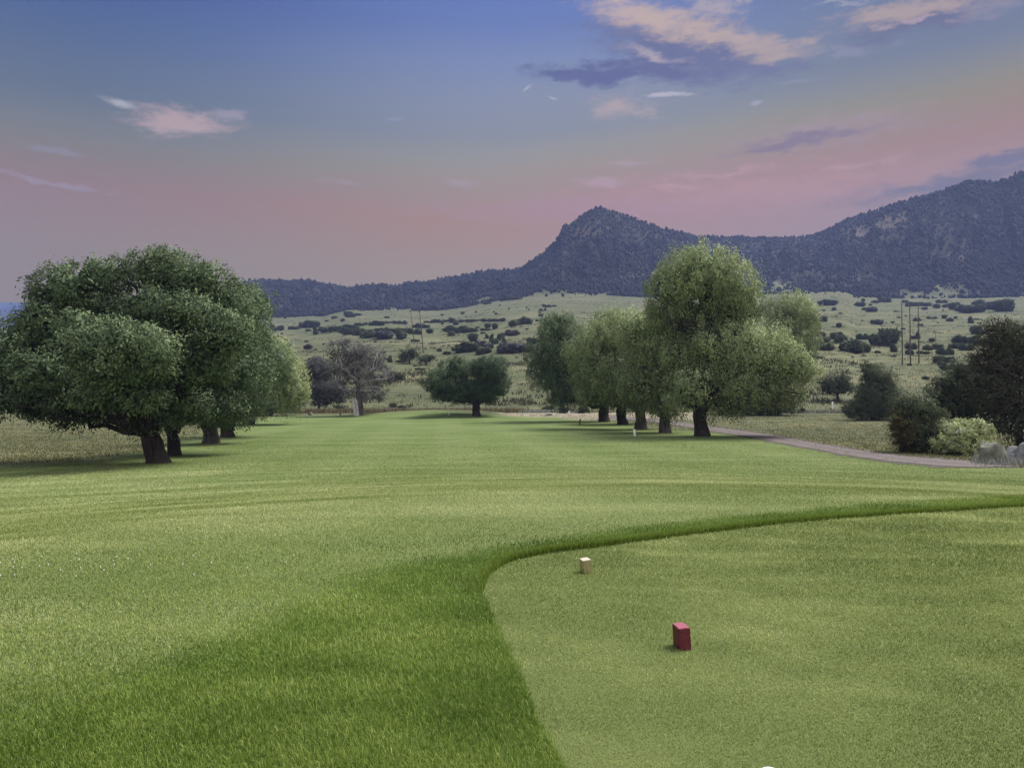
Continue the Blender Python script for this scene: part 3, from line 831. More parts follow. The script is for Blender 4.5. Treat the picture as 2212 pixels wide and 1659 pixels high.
def bark_mat(name, c1, c2):
    m, g = new_mat(name)
    O = g.n('ShaderNodeTexCoord').outputs['Object']
    n = g.noise(g.mapping(O, scale=(5, 5, 0.9)), 1.6, 7, 0.7, dist=0.6)
    n2 = g.noise(O, 1.1, 4)
    c = g.mix(g.mr(n, 0.38, 0.62), c1, c2)
    c = g.mix(g.math('MULTIPLY', g.mr(n2, 0.45, 0.7), 0.35), c, tuple(v*1.5 for v in c2))
    return finish(m, g, c, 0.95, n, 1.0, 0.12, 0.1)

BARK = bark_mat('willow_bark', (0.016, 0.013, 0.011), (0.055, 0.046, 0.038))
BARK_G = bark_mat('grey_bark', (0.03, 0.026, 0.023), (0.125, 0.11, 0.098))
BARK_W = bark_mat('bleached_wood', (0.33, 0.30, 0.28), (0.62, 0.58, 0.54))
TWIG = simple_mat('bare_twigs', (0.09, 0.08, 0.07), (0.19, 0.17, 0.155), 2)
TWIGW = simple_mat('silvery_twigs', (0.15, 0.14, 0.135), (0.30, 0.285, 0.275), 2)
LEAF_A = leaf_mat('willow_leaves_deep', (0.035, 0.059, 0.028), (0.110, 0.161, 0.075), (0.291, 0.360, 0.180), soft=True)  # dark and light ends pulled apart to paint lit clumps and shaded gaps
LEAF_B = leaf_mat('willow_leaves_fresh', (0.086, 0.123, 0.044), (0.239, 0.302, 0.129), (0.523, 0.582, 0.268), soft=True)
LEAF_C = leaf_mat('willow_leaves_dull', (0.045, 0.063, 0.031), (0.090, 0.112, 0.059), (0.165, 0.182, 0.098), soft=True)
LEAF_J = leaf_mat('juniper_leaves', (0.043, 0.068, 0.036), (0.103, 0.131, 0.072), (0.208, 0.226, 0.124), 0.8, 0.1, soft=True)
LEAF_GREY = leaf_mat('grey_leaves', (0.064, 0.065, 0.067), (0.116, 0.118, 0.116), (0.214, 0.202, 0.202), 0.8, 0.1, soft=True)
LEAF_BR = leaf_mat('brownish_leaves', (0.034, 0.034, 0.024), (0.077, 0.070, 0.050), (0.147, 0.126, 0.087), 0.8, 0.1, soft=True)
LEAF_BR2 = leaf_mat('olive_brown_leaves', (0.042, 0.046, 0.028), (0.082, 0.088, 0.052), (0.145, 0.145, 0.088), 0.8, 0.1, soft=True)
LEAF_V = leaf_mat('vine_leaves', (0.135, 0.189, 0.062), (0.383, 0.435, 0.190), (0.600, 0.600, 0.587), 0.6, 0.3, soft=True)
LEAF_AU = leaf_mat('shrub_leaves_turning', (0.035, 0.034, 0.014), (0.098, 0.084, 0.029), (0.175, 0.152, 0.054), 0.7, 0.2, soft=True)

def willow(base_uv, label, lobes, mat, trunk_w, trunk_top, Yd=None, dens=26, group=None, lean=(0, 0), leaf=None, wid=None, limbs=True, seed=1,
           name='willow_tree', bark=None, per=46, fork=False, clump=0.38, twig_spots=(), low=-0.55, droop=0.6, cat='tree', tint0=0.45, core=0.24):
    """lobes: (u, v, ru, rv, depth offset in m[, tint]) measured in the picture at the tree's own distance"""
    b = ground(*base_uv) if Yd is None else np.array([(base_uv[0]-CX)/F*Yd, Yd, float(height((base_uv[0]-CX)/F*Yd, Yd))])
    Y0 = b[1]; k = Y0/F; rg = np.random.default_rng(seed)
    t = empty(name, tuple(b), label, cat, group)
    L = []
    for lb in lobes:
        u, v, a, c, dy = lb[:5]; yy = Y0+dy; kk = yy/F
        p = PT(u, v, yy)-b
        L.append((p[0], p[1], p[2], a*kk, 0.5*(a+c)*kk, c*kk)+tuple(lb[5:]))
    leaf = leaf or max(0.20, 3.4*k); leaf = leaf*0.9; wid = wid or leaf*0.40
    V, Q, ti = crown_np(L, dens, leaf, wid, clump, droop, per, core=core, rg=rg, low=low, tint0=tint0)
    bark = bark or BARK
    r0 = trunk_w*k*0.42; top = PT(trunk_top[0], trunk_top[1], Y0)-b
    w = Wood()
    n = 9; pts = []; rad = []
    for i in range(n+1):
        s = i/n; pts.append((top[0]*s+0.12*r0*math.sin(s*5+seed), 0.2*r0*math.sin(s*4), -0.3*(i == 0)+top[2]*s if i else -0.3))
        rad.append(r0*(1.38 if i == 0 else 1.0+0.30*math.exp(-s*7)-0.12*s+0.10*math.sin(s*9+seed)*s))
    w.tube(pts, rad, 22, 0.10, 0.075, seed)
    w.build('trunk', bark, t)
    lw = Wood()
    for i, lb in enumerate(L):
        c = np.array(lb[:3]); e = top+(c-top)*0.92; R = r0*min(0.45, 0.22+0.09*np.linalg.norm(np.array(lb[3:6])))
        pp = limb(lw, top*0.80, e, R, R*0.28, 0.04*(1 if c[2] > top[2]+1 else -1), 0.07, 8, 8, seed+i)
        for j in range(5 if limbs else 2):
            q = pp[rg.integers(3, 9)]; dd = unit(rg.normal(size=3)+np.array([0, 0, 0.3]))
            e2 = c+dd*np.array(lb[3:6])*0.86
            limb(lw, q, e2, R*0.30, 0.025, 0.03, 0.08, 6, 5, seed+i*7+j)
    for (u, v, du, dv, dy, nn, depth) in twig_spots:
        s0 = PT(u, v, Y0+dy)-b; d = PT(u+du, v+dv, Y0+dy)-b-s0; Ld = np.linalg.norm(d)
        for j in range(nn):
            twigs(lw, s0+rg.normal(size=3)*0.12*Ld, unit(d+rg.normal(size=3)*0.35*Ld), Ld*rg.uniform(0.5, 0.7), 0.045, depth, rg, 0.45, 0.03, 2)
    br = lw.build('branches', TWIG if bark is BARK_G else BARK, t)
    cr = mesh_np('crown', V, Q, mat, ti, parent=t)
    return t

ROWL = 'willows in the row on the left of the fairway'
ROWR = 'willows in the row on the right of the fairway'
# --- left row
willow((345, 1000), 'huge dense willow with a thick leaning trunk, nearest in the left row',
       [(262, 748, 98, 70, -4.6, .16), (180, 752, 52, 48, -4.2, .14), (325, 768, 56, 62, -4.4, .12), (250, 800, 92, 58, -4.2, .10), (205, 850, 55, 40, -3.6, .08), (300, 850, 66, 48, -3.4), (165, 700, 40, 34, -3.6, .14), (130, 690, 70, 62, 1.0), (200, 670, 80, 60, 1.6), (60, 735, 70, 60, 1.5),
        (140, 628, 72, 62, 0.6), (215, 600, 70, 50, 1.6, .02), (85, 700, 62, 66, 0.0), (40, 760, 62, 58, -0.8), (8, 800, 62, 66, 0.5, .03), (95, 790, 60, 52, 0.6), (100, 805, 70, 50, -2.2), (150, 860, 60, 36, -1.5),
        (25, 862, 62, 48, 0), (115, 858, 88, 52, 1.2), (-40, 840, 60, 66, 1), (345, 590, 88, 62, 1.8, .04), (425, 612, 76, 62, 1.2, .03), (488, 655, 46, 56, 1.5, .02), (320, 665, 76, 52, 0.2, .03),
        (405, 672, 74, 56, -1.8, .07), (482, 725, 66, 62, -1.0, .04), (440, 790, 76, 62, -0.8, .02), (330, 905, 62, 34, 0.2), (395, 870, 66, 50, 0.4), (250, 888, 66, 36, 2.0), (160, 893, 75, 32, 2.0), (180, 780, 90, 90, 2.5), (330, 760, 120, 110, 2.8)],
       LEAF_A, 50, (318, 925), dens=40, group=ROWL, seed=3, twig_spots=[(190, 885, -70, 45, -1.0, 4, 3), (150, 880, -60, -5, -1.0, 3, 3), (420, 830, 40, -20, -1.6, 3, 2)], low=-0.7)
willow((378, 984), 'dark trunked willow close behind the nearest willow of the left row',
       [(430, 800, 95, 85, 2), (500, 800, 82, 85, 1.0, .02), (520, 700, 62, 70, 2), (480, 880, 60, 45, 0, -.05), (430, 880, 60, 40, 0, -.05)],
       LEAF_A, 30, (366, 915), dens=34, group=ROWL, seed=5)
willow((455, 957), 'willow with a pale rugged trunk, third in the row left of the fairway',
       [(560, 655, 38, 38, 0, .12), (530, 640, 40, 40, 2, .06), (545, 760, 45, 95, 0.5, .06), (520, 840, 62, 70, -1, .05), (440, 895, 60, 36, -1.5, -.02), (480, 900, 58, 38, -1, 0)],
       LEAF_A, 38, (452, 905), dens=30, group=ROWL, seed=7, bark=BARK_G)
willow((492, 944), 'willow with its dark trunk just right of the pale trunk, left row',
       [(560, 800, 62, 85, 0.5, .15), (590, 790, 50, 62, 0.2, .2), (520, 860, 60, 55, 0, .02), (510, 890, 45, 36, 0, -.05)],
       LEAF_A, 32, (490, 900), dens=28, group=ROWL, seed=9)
willow((538, 917), 'yellow green willow farthest in the left row, overhanging the grass',
       [(592, 765, 44, 45, 0, .2), (618, 825, 48, 66, 0, .2), (640, 850, 26, 40, -.5, .15), (575, 800, 50, 66, -1, .12), (600, 870, 50, 38, 0, .03), (545, 885, 40, 30, 0, 0), (632, 855, 25, 34, 0, .1)],
       LEAF_B, 26, (540, 895), droop=1.3, dens=28, group=ROWL, seed=11)
willow((585, 898), 'low dark willow bush with a thin stem under the end of the left row',
       [(600, 875, 40, 18, 0), (630, 872, 28, 14, 0), (580, 865, 30, 20, 0)],
       LEAF_C, 8, (586, 880), dens=20, seed=12, name='small_tree')
# --- right row
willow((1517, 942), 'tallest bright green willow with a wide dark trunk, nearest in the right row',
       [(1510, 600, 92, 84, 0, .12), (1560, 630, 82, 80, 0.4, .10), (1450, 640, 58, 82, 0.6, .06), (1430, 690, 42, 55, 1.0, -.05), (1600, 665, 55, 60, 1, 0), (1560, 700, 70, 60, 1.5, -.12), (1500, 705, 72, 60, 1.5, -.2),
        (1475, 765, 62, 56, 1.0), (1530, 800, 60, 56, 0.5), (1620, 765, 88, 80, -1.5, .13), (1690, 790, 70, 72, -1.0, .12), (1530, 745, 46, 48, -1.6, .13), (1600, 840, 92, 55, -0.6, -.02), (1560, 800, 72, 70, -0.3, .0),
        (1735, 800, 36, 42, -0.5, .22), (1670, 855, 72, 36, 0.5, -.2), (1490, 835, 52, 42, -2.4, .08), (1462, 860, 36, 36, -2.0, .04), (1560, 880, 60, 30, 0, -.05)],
       LEAF_B, 34, (1512, 870), dens=30, group=ROWR, droop=1.3, seed=21,
       twig_spots=[(1450, 700, -10, -60, -1.3, 6, 3), (1500, 700, -40, -40, -1.2, 6, 3), (1540, 700, 10, -60, -1.0, 4, 3), (1640, 858, 75, -6, -1.4, 6, 3), (1700, 850, 45, 8, -1.4, 4, 3)])
willow((1438, 935), 'willow with a straight two toned trunk, second in the row right of the fairway',
       [(1400, 760, 72, 68, 0, .08), (1380, 720, 60, 55, 0, .10), (1440, 830, 62, 62, 0, -.05), (1390, 830, 62, 60, 0, -.04), (1440, 740, 50, 60, 1, -.02), (1430, 880, 50, 35, 0.5, -.08)],
       LEAF_B, 28, (1434, 878), dens=26, group=ROWR, droop=1.3, seed=23, bark=BARK_G)
willow((1384, 927), 'willow with a grey split trunk, third in the row right of the fairway',
       [(1310, 735, 72, 66, 0, .12), (1270, 770, 54, 62, 0, .10), (1360, 730, 66, 60, 0.5, .10), (1330, 690, 52, 32, 1.5, .10), (1310, 810, 78, 62, -0.4, -.02), (1350, 840, 72, 55, -0.5, -.05), (1290, 850, 52, 40, 0, -.05), (1400, 870, 48, 30, 0, -.08)],
       LEAF_B, 27, (1384, 880), dens=26, group=ROWR, droop=1.3, seed=25, bark=BARK_G)
willow((1345, 917), 'willow with a dark trunk flaring at the top, fourth in right row',
       [(1300, 850, 62, 45, 0, -.08), (1340, 860, 60, 40, 0, -.1), (1380, 850, 50, 40, 1, -.1)],
       LEAF_A, 24, (1342, 878), dens=22, group=ROWR, droop=1.3, seed=27)
willow((1307, 911), 'deep green low hanging willow farthest in the right row',
       [(1205, 720, 52, 46, 0, .10), (1175, 760, 42, 45, 0, .04), (1230, 770, 60, 66, 0, -.02), (1190, 815, 48, 50, 0, -.05), (1170, 790, 40, 42, 0, 0), (1240, 840, 60, 45, 0, -.08), (1290, 850, 55, 45, 0.5, -.1), (1215, 860, 40, 30, 0, -.08), (1205, 690, 36, 20, 0, .12)],
       LEAF_A, 26, (1302, 870), dens=26, group=ROWR, droop=1.3, seed=29)
willow((1640, 897), 'yellowish airy willow rising behind the right side of the tallest willow',
       [(1705, 675, 52, 54, 0, .20), (1742, 690, 32, 44, 0, .18), (1690, 730, 56, 54, 0, .08), (1735, 745, 34, 48, 0, .10), (1700, 790, 50, 48, 0), (1670, 850, 60, 36, -3), (1620, 858, 56, 32, -3)],
       LEAF_B, 11, (1672, 830), Yd=112, droop=1.3, dens=22, seed=31, clump=0.5, core=0.2, twig_spots=[(1720, 760, 10, -50, 0, 4, 3)])
# --- trees closing the fairway
willow((1028, 898), 'round dark green willow standing alone at the far end of the fairway',
       [(1060, 802, 42, 40, 0, 0), (1074, 832, 28, 40, 0), (1045, 850, 36, 34, .5), (1005, 850, 40, 34, .5), (1035, 800, 26, 30, 1), (985, 798, 34, 32, -1, .12), (950, 828, 42, 36, -2, .14), (965, 850, 40, 30, -1, .06), (1000, 840, 34, 36, 0, -.05), (1040, 845, 32, 34, 0, -.08)],
       LEAF_A, 20, (1030, 872), dens=34, seed=33, tint0=0.22)
willow((690, 891), 'dark blue green tree with slender stems left of the half dead cottonwood',
       [(690, 800, 32, 36, 0), (675, 840, 24, 36, 0), (705, 840, 34, 34, 0), (665, 810, 20, 34, 1), (725, 860, 28, 22, 1), (690, 865, 26, 20, 0)],
       LEAF_GREY, 7, (688, 850), dens=17, seed=35, name='broadleaf_tree', core=0.2)
def dead_tree():
    b = ground(772, 897.5); Y0 = b[1]; rg = np.random.default_rng(77)
    t = empty('cottonwood_tree', tuple(b), 'half dead grey cottonwood with bare twisted branches and a stripped white trunk base', 'tree')
    w = Wood()
    P = lambda u, v, dy=0: PT(u, v, Y0+dy)-b
    w.tube([P(777, 899), P(777, 880), P(776, 860), P(774, 835), P(772, 815)], [0.52, 0.42, 0.38, 0.34, 0.28], 14, 0.1, 0.08)
    w.build('trunk', BARK_G, t)
    s = Wood()
    s.tube([P(768, 899.5, -.5), P(766, 885, -.5), P(763.5, 872, -.5), P(762, 862, -.45)], [0.26, 0.20, 0.17, 0.08], 9, 0.15)
    s.tube([P(773, 899, -.45), P(772, 882, -.42), P(770, 868, -.38), P(768, 860, -.3)], [0.2, 0.17, 0.14, 0.05], 9, 0.15)
    s.build('stripped_stem', BARK_W, t)
    br = Wood()
    mains = [((774, 835), (742, 805)), ((774, 840), (750, 855)), ((773, 820), (755, 770)), ((772, 815), (785, 765)), ((774, 828), (812, 795)), ((775, 845), (815, 838)),
             ((773, 825), (725, 785)), ((774, 818), (800, 780)), ((776, 850), (800, 862)), ((772, 815), (768, 750)), ((774, 835), (835, 820)), ((774, 830), (722, 825))]
    for i, (p, q) in enumerate(mains):
        dy = rg.uniform(-3, 3)
        pp = limb(br, P(*p), P(q[0], q[1], dy), 0.17, 0.06, 0.08, 0.12, 7, 6, i)
        for j in range(9):
            a = pp[rg.integers(2, 8)]
            twigs(br, a, unit(rg.normal(size=3)+np.array([0, 0, 0.5])), rg.uniform(1.0, 2.0), 0.05, 3, rg, 0.7, 0.08, 2)
    br.build('branches', TWIGW, t)
    lob = [(750, 760, 40, 30, 0), (800, 775, 36, 30, 1), (730, 800, 30, 30, 1), (820, 815, 32, 32, 1), (775, 800, 40, 34, 2), (740, 845, 30, 26, 1), (800, 850, 38, 24, 2)]
    L = []
    for u, v, a, c, dy in lob:
        p = P(u, v, dy); kk = (Y0+dy)/F; L.append((p[0], p[1], p[2], a*kk, 0.5*(a+c)*kk, c*kk))
    V, Q, ti = crown_np(L, 15, 0.24, 0.09, 0.5, 0.2, 30, 0.05, rg=rg)
    mesh_np('crown', V, Q, LEAF_GREY, ti, parent=t)
dead_tree()
# --- trees by the power poles
willow((885, 786), 'small round green tree left of the pair near the two power poles',
       [(878, 765, 16, 14, 0), (892, 760, 16, 14, 0), (868, 772, 12, 10, 0)], LEAF_C, 4, (884, 778), dens=3.2, leaf=.55, seed=41, name='small_tree', clump=.8, low=-.9, group='small green trees near the two power poles')
willow((920, 789), 'small flat green tree right of the pair near the two power poles',
       [(915, 776, 16, 10, 0), (930, 772, 12, 9, 0)], LEAF_C, 3, (920, 782), dens=3.2, leaf=.55, seed=42, name='small_tree', clump=.8, low=-.9, group='small green trees near the two power poles')
# --- right-hand shrubs and trees
def multi_stem():
    t = willow((1812, 866), 'small many stemmed grey green tree with bare upright shoots, right of the big willows',
               [(1790, 828, 24, 20, 0, .05), (1815, 825, 24, 20, 0), (1802, 838, 34, 16, 0), (1828, 838, 18, 14, 0)],
               LEAF_C, 6, (1808, 850), dens=16, seed=43, name='small_tree', low=-.8,
               twig_spots=[(1802, 815, -3, -28, 0, 5, 2), (1818, 815, 4, -28, 0, 5, 2), (1830, 818, 8, -22, 0, 3, 2), (1806, 852, -22, -14, 0, 3, 1), (1812, 852, 14, -18, 0, 3, 1)])
multi_stem()
willow((1885, 908), 'dark green upright bush with a pointed top beside the dirt road',
       [(1885, 815, 32, 36, 0, .06), (1910, 825, 30, 32, .3, .04), (1880, 855, 42, 40, 0, -.04), (1915, 860, 36, 36, 0, -.06), (1850, 882, 28, 26, 0), (1880, 885, 48, 28, 0), (1905, 890, 38, 22, 0), (1862, 895, 34, 18, -.3), (1875, 790, 16, 16, 0, .08), (1935, 855, 22, 18, 0, 0)],
       LEAF_C, 8, (1885, 880), dens=46, seed=45, name='bush', low=-.95, cat='bush', clump=.3, leaf=.16, core=.3)
rb2 = willow((1978, 978), 'rounded olive bush with orange brown leaves low on its left side, at the road edge',
       [(1975, 885, 40, 38, 0, .10), (2005, 885, 32, 36, .2, .06), (1950, 880, 26, 34, 0, .08), (1985, 930, 46, 40, 0, -.04), (2010, 930, 30, 34, .2, -.06), (1960, 925, 34, 36, 0, -.02), (1980, 955, 40, 26, 0), (2000, 960, 30, 22, -.3), (1962, 960, 28, 22, -.3)],
       LEAF_C, 6, (1978, 940), dens=70, seed=47, name='bush', low=-.98, cat='bush', clump=.24, leaf=.13, core=.3)
def autumn_part():
    b = ground(1978, 978); Y0 = b[1]; rg = np.random.default_rng(3); L = []
    for u, v, a, c, dy in [(1945, 915, 22, 22, -.6), (1950, 938, 24, 18, -.7), (1958, 958, 22, 14, -.7)]:
        p = PT(u, v, Y0+dy)-b; kk = (Y0+dy)/F; L.append((p[0], p[1], p[2], a*kk, .5*(a+c)*kk, c*kk))
    V, Q, ti = crown_np(L, 70, .13, .05, .2, .3, 40, .2, rg=rg, low=-1)
    o = mesh_np('turned_leaves', V, Q, LEAF_AU, ti, parent=rb2); o['label'] = 'orange brown dying leaves low on the bush'
autumn_part()
willow((2078, 984), 'light green leafy vine mound between the olive bush and the boulder',
       [(2070, 948, 42, 36, 0, .05), (2042, 960, 30, 24, 0), (2100, 932, 40, 30, .6, .05), (2115, 950, 26, 26, .4), (2105, 965, 28, 24, 0), (2070, 925, 36, 22, 1.0, .0), (2100, 920, 34, 18, 1.0), (2060, 968, 34, 18, -.4), (2088, 972, 34, 16, -.4)],
       LEAF_V, 4, (2078, 965), dens=80, seed=49, name='vine_mound', low=-1, cat='plant', clump=.16, leaf=.12, wid=.07, core=.4)
willow((2075, 925), 'grey green tangled bush behind the vine mound',
       [(2020, 868, 36, 34, -1), (2045, 835, 34, 36, 0), (2110, 800, 36, 36, 1), (2060, 850, 42, 40, 0), (2090, 830, 42, 44, 0, .04), (2110, 870, 42, 44, 0, -.05), (2040, 880, 30, 30, 0, -.04), (2080, 890, 44, 30, 0, -.1), (2075, 800, 24, 30, 0, .05)],
       LEAF_C, 8, (2080, 890), Yd=56, dens=30, seed=51, name='bush', cat='bush', low=-.95, clump=.35, core=.25,
       twig_spots=[(2060, 868, -55, -30, -1.5, 3, 2), (2045, 860, -20, -30, -1.5, 4, 3), (2100, 862, -50, 2, -2, 5, 2)], tint0=.35)
willow((2205, 960), 'tall dark brownish tree at the right edge behind the boulder',
       [(2190, 740, 62, 60, 0, .05), (2160, 790, 52, 58, 0), (2215, 800, 60, 70, 0), (2150, 850, 45, 45, -.5, -.02), (2200, 870, 60, 50, -.5, -.06), (2130, 760, 30, 34, .5, .06), (2195, 920, 50, 36, -1.0, -.14), (2250, 760, 60, 80, 0), (2165, 905, 30, 30, 0, -.14), (2135, 820, 44, 48, 0), (2150, 715, 34, 36, 0), (2140, 880, 40, 40, 0)],
       LEAF_BR2, 16, (2200, 900), Yd=50, dens=34, seed=53, name='broadleaf_tree', low=-.9, clump=.35, leaf=.17, core=.22,
       twig_spots=[(2205, 862, -80, -2, -2.2, 6, 2), (2190, 830, -50, -30, -2, 5, 3), (2140, 800, -20, -50, -1, 5, 2)])

# --- low shrubs along the fence at the end of the fairway
for i, (u, v, w_, h_) in enumerate([(735, 886, 26, 12), (850, 880, 16, 9), (868, 882, 14, 6), (1220, 893, 34, 16), (1185, 884, 26, 6), (1262, 893, 26, 14), (1655, 898, 150, 30)]):
    labs = ['low green shrub between the blue green tree and the dead cottonwood', 'small dark shrub in the dry grass right of the dead cottonwood', 'tiny dark shrub next to the one right of the dead cottonwood',
            'dark low shrub under the left side of the right willow row', 'flat green shrub patch on the dry bank beyond the sandy strip', 'shadowy shrub between the far right row trunks', 'long low shrub thicket behind the trunk of the tallest willow']
    g0 = ground(u, v)
    willow((u, v), labs[i], [(u-w_*.25, v-h_*.5, w_*.3, h_*.5, 0), (u+w_*.2, v-h_*.55, w_*.32, h_*.5, 0), (u, v-h_*.6, w_*.3, h_*.55, 0)],
           LEAF_C, 1.2, (u, v-h_*.5), dens=16, seed=60+i, name='shrub', cat='bush', low=-1, clump=.3, leaf=.26, limbs=False, core=.3)

# ------------------------------------------------------------------ junipers and shrubs on the valley side
def bush_proto(seed, tall, mat):
    rg = np.random.default_rng(seed)
    L = []
    if tall:
        for k in range(4):
            t = k/3; L.append((rg.normal(0, .05), rg.normal(0, .05), .22+.55*t, .40*(1-.55*t), .40*(1-.55*t), .26*(1-.2*t)))
    else:
        for k in range(6): L.append((rg.uniform(-.28, .28), rg.uniform(-.28, .28), rg.uniform(.25, .52), rg.uniform(.2, .3), rg.uniform(.2, .3), rg.uniform(.3, .46)))
    V, Q, ti = crown_np(L, 230, .16, .085, .075, .2, 12, .4, rg=rg, low=-.95)
    return mesh_np('juniper_bush', V, Q, mat, ti, link=False)
def long_proto(seed, mat):
    rg = np.random.default_rng(seed)
    L = [(x, rg.uniform(-.2, .2), rg.uniform(.2, .5), rg.uniform(.07, .11), rg.uniform(.12, .2), rg.uniform(.16, .58)) for x in np.linspace(-.44, .44, 11)]
    V, Q, ti = crown_np(L, 500, .10, .055, .045, .2, 12, .4, rg=rg, low=-.95)
    return mesh_np('juniper_bush', V, Q, mat, ti, link=False)
LONG = [long_proto(111, LEAF_J), long_proto(112, LEAF_J), long_proto(113, LEAF_C)]
PR = [bush_proto(101, False, LEAF_J), bush_proto(102, False, LEAF_J), bush_proto(103, False, LEAF_J), bush_proto(104, True, LEAF_J), bush_proto(105, True, LEAF_J), bush_proto(106, False, LEAF_C), bush_proto(107, False, LEAF_GREY), bush_proto(108, True, LEAF_C)]
Z2 = [(150,468,90,50),(205,474,30,22),(245,474,40,40),(335,465,55,28),(378,462,15,18),(450,455,115,60),(440,480,35,22),(487,503,35,55),(560,485,65,45),(640,475,90,40),(740,500,140,50),(720,470,110,45),(830,510,120,60),(860,525,100,60),(980,530,100,60),(1000,495,150,50),(1090,530,60,65),(1080,490,90,40),(800,440,60,25),(840,435,25,20),(920,440,90,40),(990,425,60,22),(1060,425,60,20),(1112,428,28,28),(1135,487,22,30),(1180,500,80,40),(1215,455,75,35),(1255,455,60,32),(1297,493,55,35),(1330,418,50,28),(1280,420,50,18),(1380,430,22,25),(1400,415,80,20),(1447,415,40,38),(1470,435,40,30),(1520,415,70,20),(1600,412,90,22),(1690,410,80,20),(1750,410,70,22),(1800,410,40,25),(1480,490,150,50),(1445,510,45,40),(1580,485,80,40),(1590,550,60,60),(1700,455,40,35),(1685,475,60,22),(1750,460,40,40),(1880,440,60,50),(1930,430,60,45),(1960,430,70,60),(1860,510,70,45),(1900,500,40,22),(1820,510,60,20),(1790,530,40,30),(1690,530,25,30),(1725,545,30,45),(1745,570,50,40),(1775,545,35,45),(1810,575,40,50),(1550,620,130,75),(1640,590,60,50),(1660,635,80,60),(1700,600,60,40),(1835,630,120,75),(1970,620,100,60),(2010,565,60,50),(1358,620,28,28),(1467,615,40,22),(1410,640,45,25),(1190,550,50,20),(445,600,50,35),(295,585,40,25),(270,540,30,15),(425,555,25,12),(490,612,18,10),(545,573,15,12),(1012,697,35,45),(1075,697,40,18),(1225,750,60,18),(1225,775,30,15),(625,390,35,20),(680,410,28,25),(730,380,60,30),(780,370,50,20),(720,355,50,22),(1520,360,22,22),(1615,348,15,12),(1545,378,12,8),(1740,348,12,14),(1755,360,18,14),(1378,368,22,14),(1780,300,12,10),(1720,250,30,20),(1745,255,25,20),(1690,290,50,20),(1830,262,80,40),(1890,258,70,30),(1690,255,45,22),(1590,300,60,18),(1550,310,70,15),(1520,290,30,12),(2070,335,25,20),(2100,335,16,22),(2068,372,28,18),(1968,320,10,12),(1985,330,12,10),(2110,310,50,18),(2160,305,30,12),(2050,410,30,16),(1970,468,20,10),(1625,457,25,14),(1845,325,12,10),(990,385,30,12),(1065,822,95,75),(1180,800,14,8),(1245,745,26,10)]
Z5 = [(993,155,95,42),(1038,185,22,24),(970,252,42,38),(1072,287,28,28),(1195,160,45,35),(1220,128,22,18),(1222,186,24,20),(1260,155,16,12),(1278,195,55,35),(1290,140,40,20),(1350,135,70,40),(1280,270,28,28),(1310,272,40,32),(1398,262,24,10),(1475,138,35,18),(1515,160,60,30),(1590,158,90,30),(1594,180,28,20),(1670,172,32,28),(1722,167,28,22),(1700,140,60,22),(1775,180,60,45),(1800,190,28,30),(1822,158,14,12),(1870,198,90,58),(1940,195,60,50),(1935,155,55,45),(2000,180,80,50),(2060,190,90,70),(2120,190,80,80),(1550,252,30,28),(1572,278,30,14),(1640,236,60,12),(1720,235,28,25),(1752,254,34,28),(1790,236,18,15),(1882,264,32,38),(1918,240,26,9),(2040,244,28,8),(1462,302,24,12),(908,350,30,16),(952,345,55,35),(975,380,60,40),(940,400,60,40),(1030,360,50,40),(1075,385,60,60),(1065,340,40,24),(986,432,65,52),(1145,442,120,92),(1225,440,55,60),(1210,364,65,35),(1310,405,90,80),(1383,400,105,108),(1403,442,40,45),(1303,448,30,18),(1514,425,48,48),(1508,458,42,40),(1524,360,26,22),(1555,360,28,40),(1615,432,45,40),(1640,380,30,25),(1680,420,60,35),(1720,460,90,45),(1810,385,70,55),(1780,420,60,40),(1912,330,60,52),(1960,330,60,30),(1900,390,60,50),(1850,430,80,40),(1950,400,60,40),(1720,505,115,48),(1740,550,90,40),(1705,525,40,30),(952,482,40,18),(1150,474,14,8),(1220,468,20,8),(1405,472,30,12),(1503,525,26,12),(1604,612,34,25),(1590,455,70,25)]
def bush_label(u, v, w, h, side):
    sh = 'long low' if w > 2.1*h else ('upright' if h > 1.1*w else 'rounded')
    size = 'large' if w*h > 420 else ('small' if w*h < 90 else 'middling')
    if side == 'L': cols = ((640, 'right of the left willows'), (760, 'above the blue green tree'), (880, 'above the dead cottonwood'), (930, 'by the two poles'), (1030, 'right of the two poles'), (9999, 'beside the right willows'))
    else: cols = ((1810, 'beside the tallest willow'), (1880, 'left of the white post'), (1940, 'left of the three poles'), (2000, 'beside the three poles'), (2080, 'right of the three poles'), (9999, 'near the right edge'))
    r = [n_ for lim, n_ in cols if u < lim][0]
    band = [n_ for lim, n_ in ((668, 'at the forest foot'), (700, 'on the upper slope'), (740, 'on the middle slope'), (780, 'on the lower slope'), (9999, 'at the slope bottom')) if v < lim][0]
    return '%s %s juniper %s %s' % (size, sh, band, r)
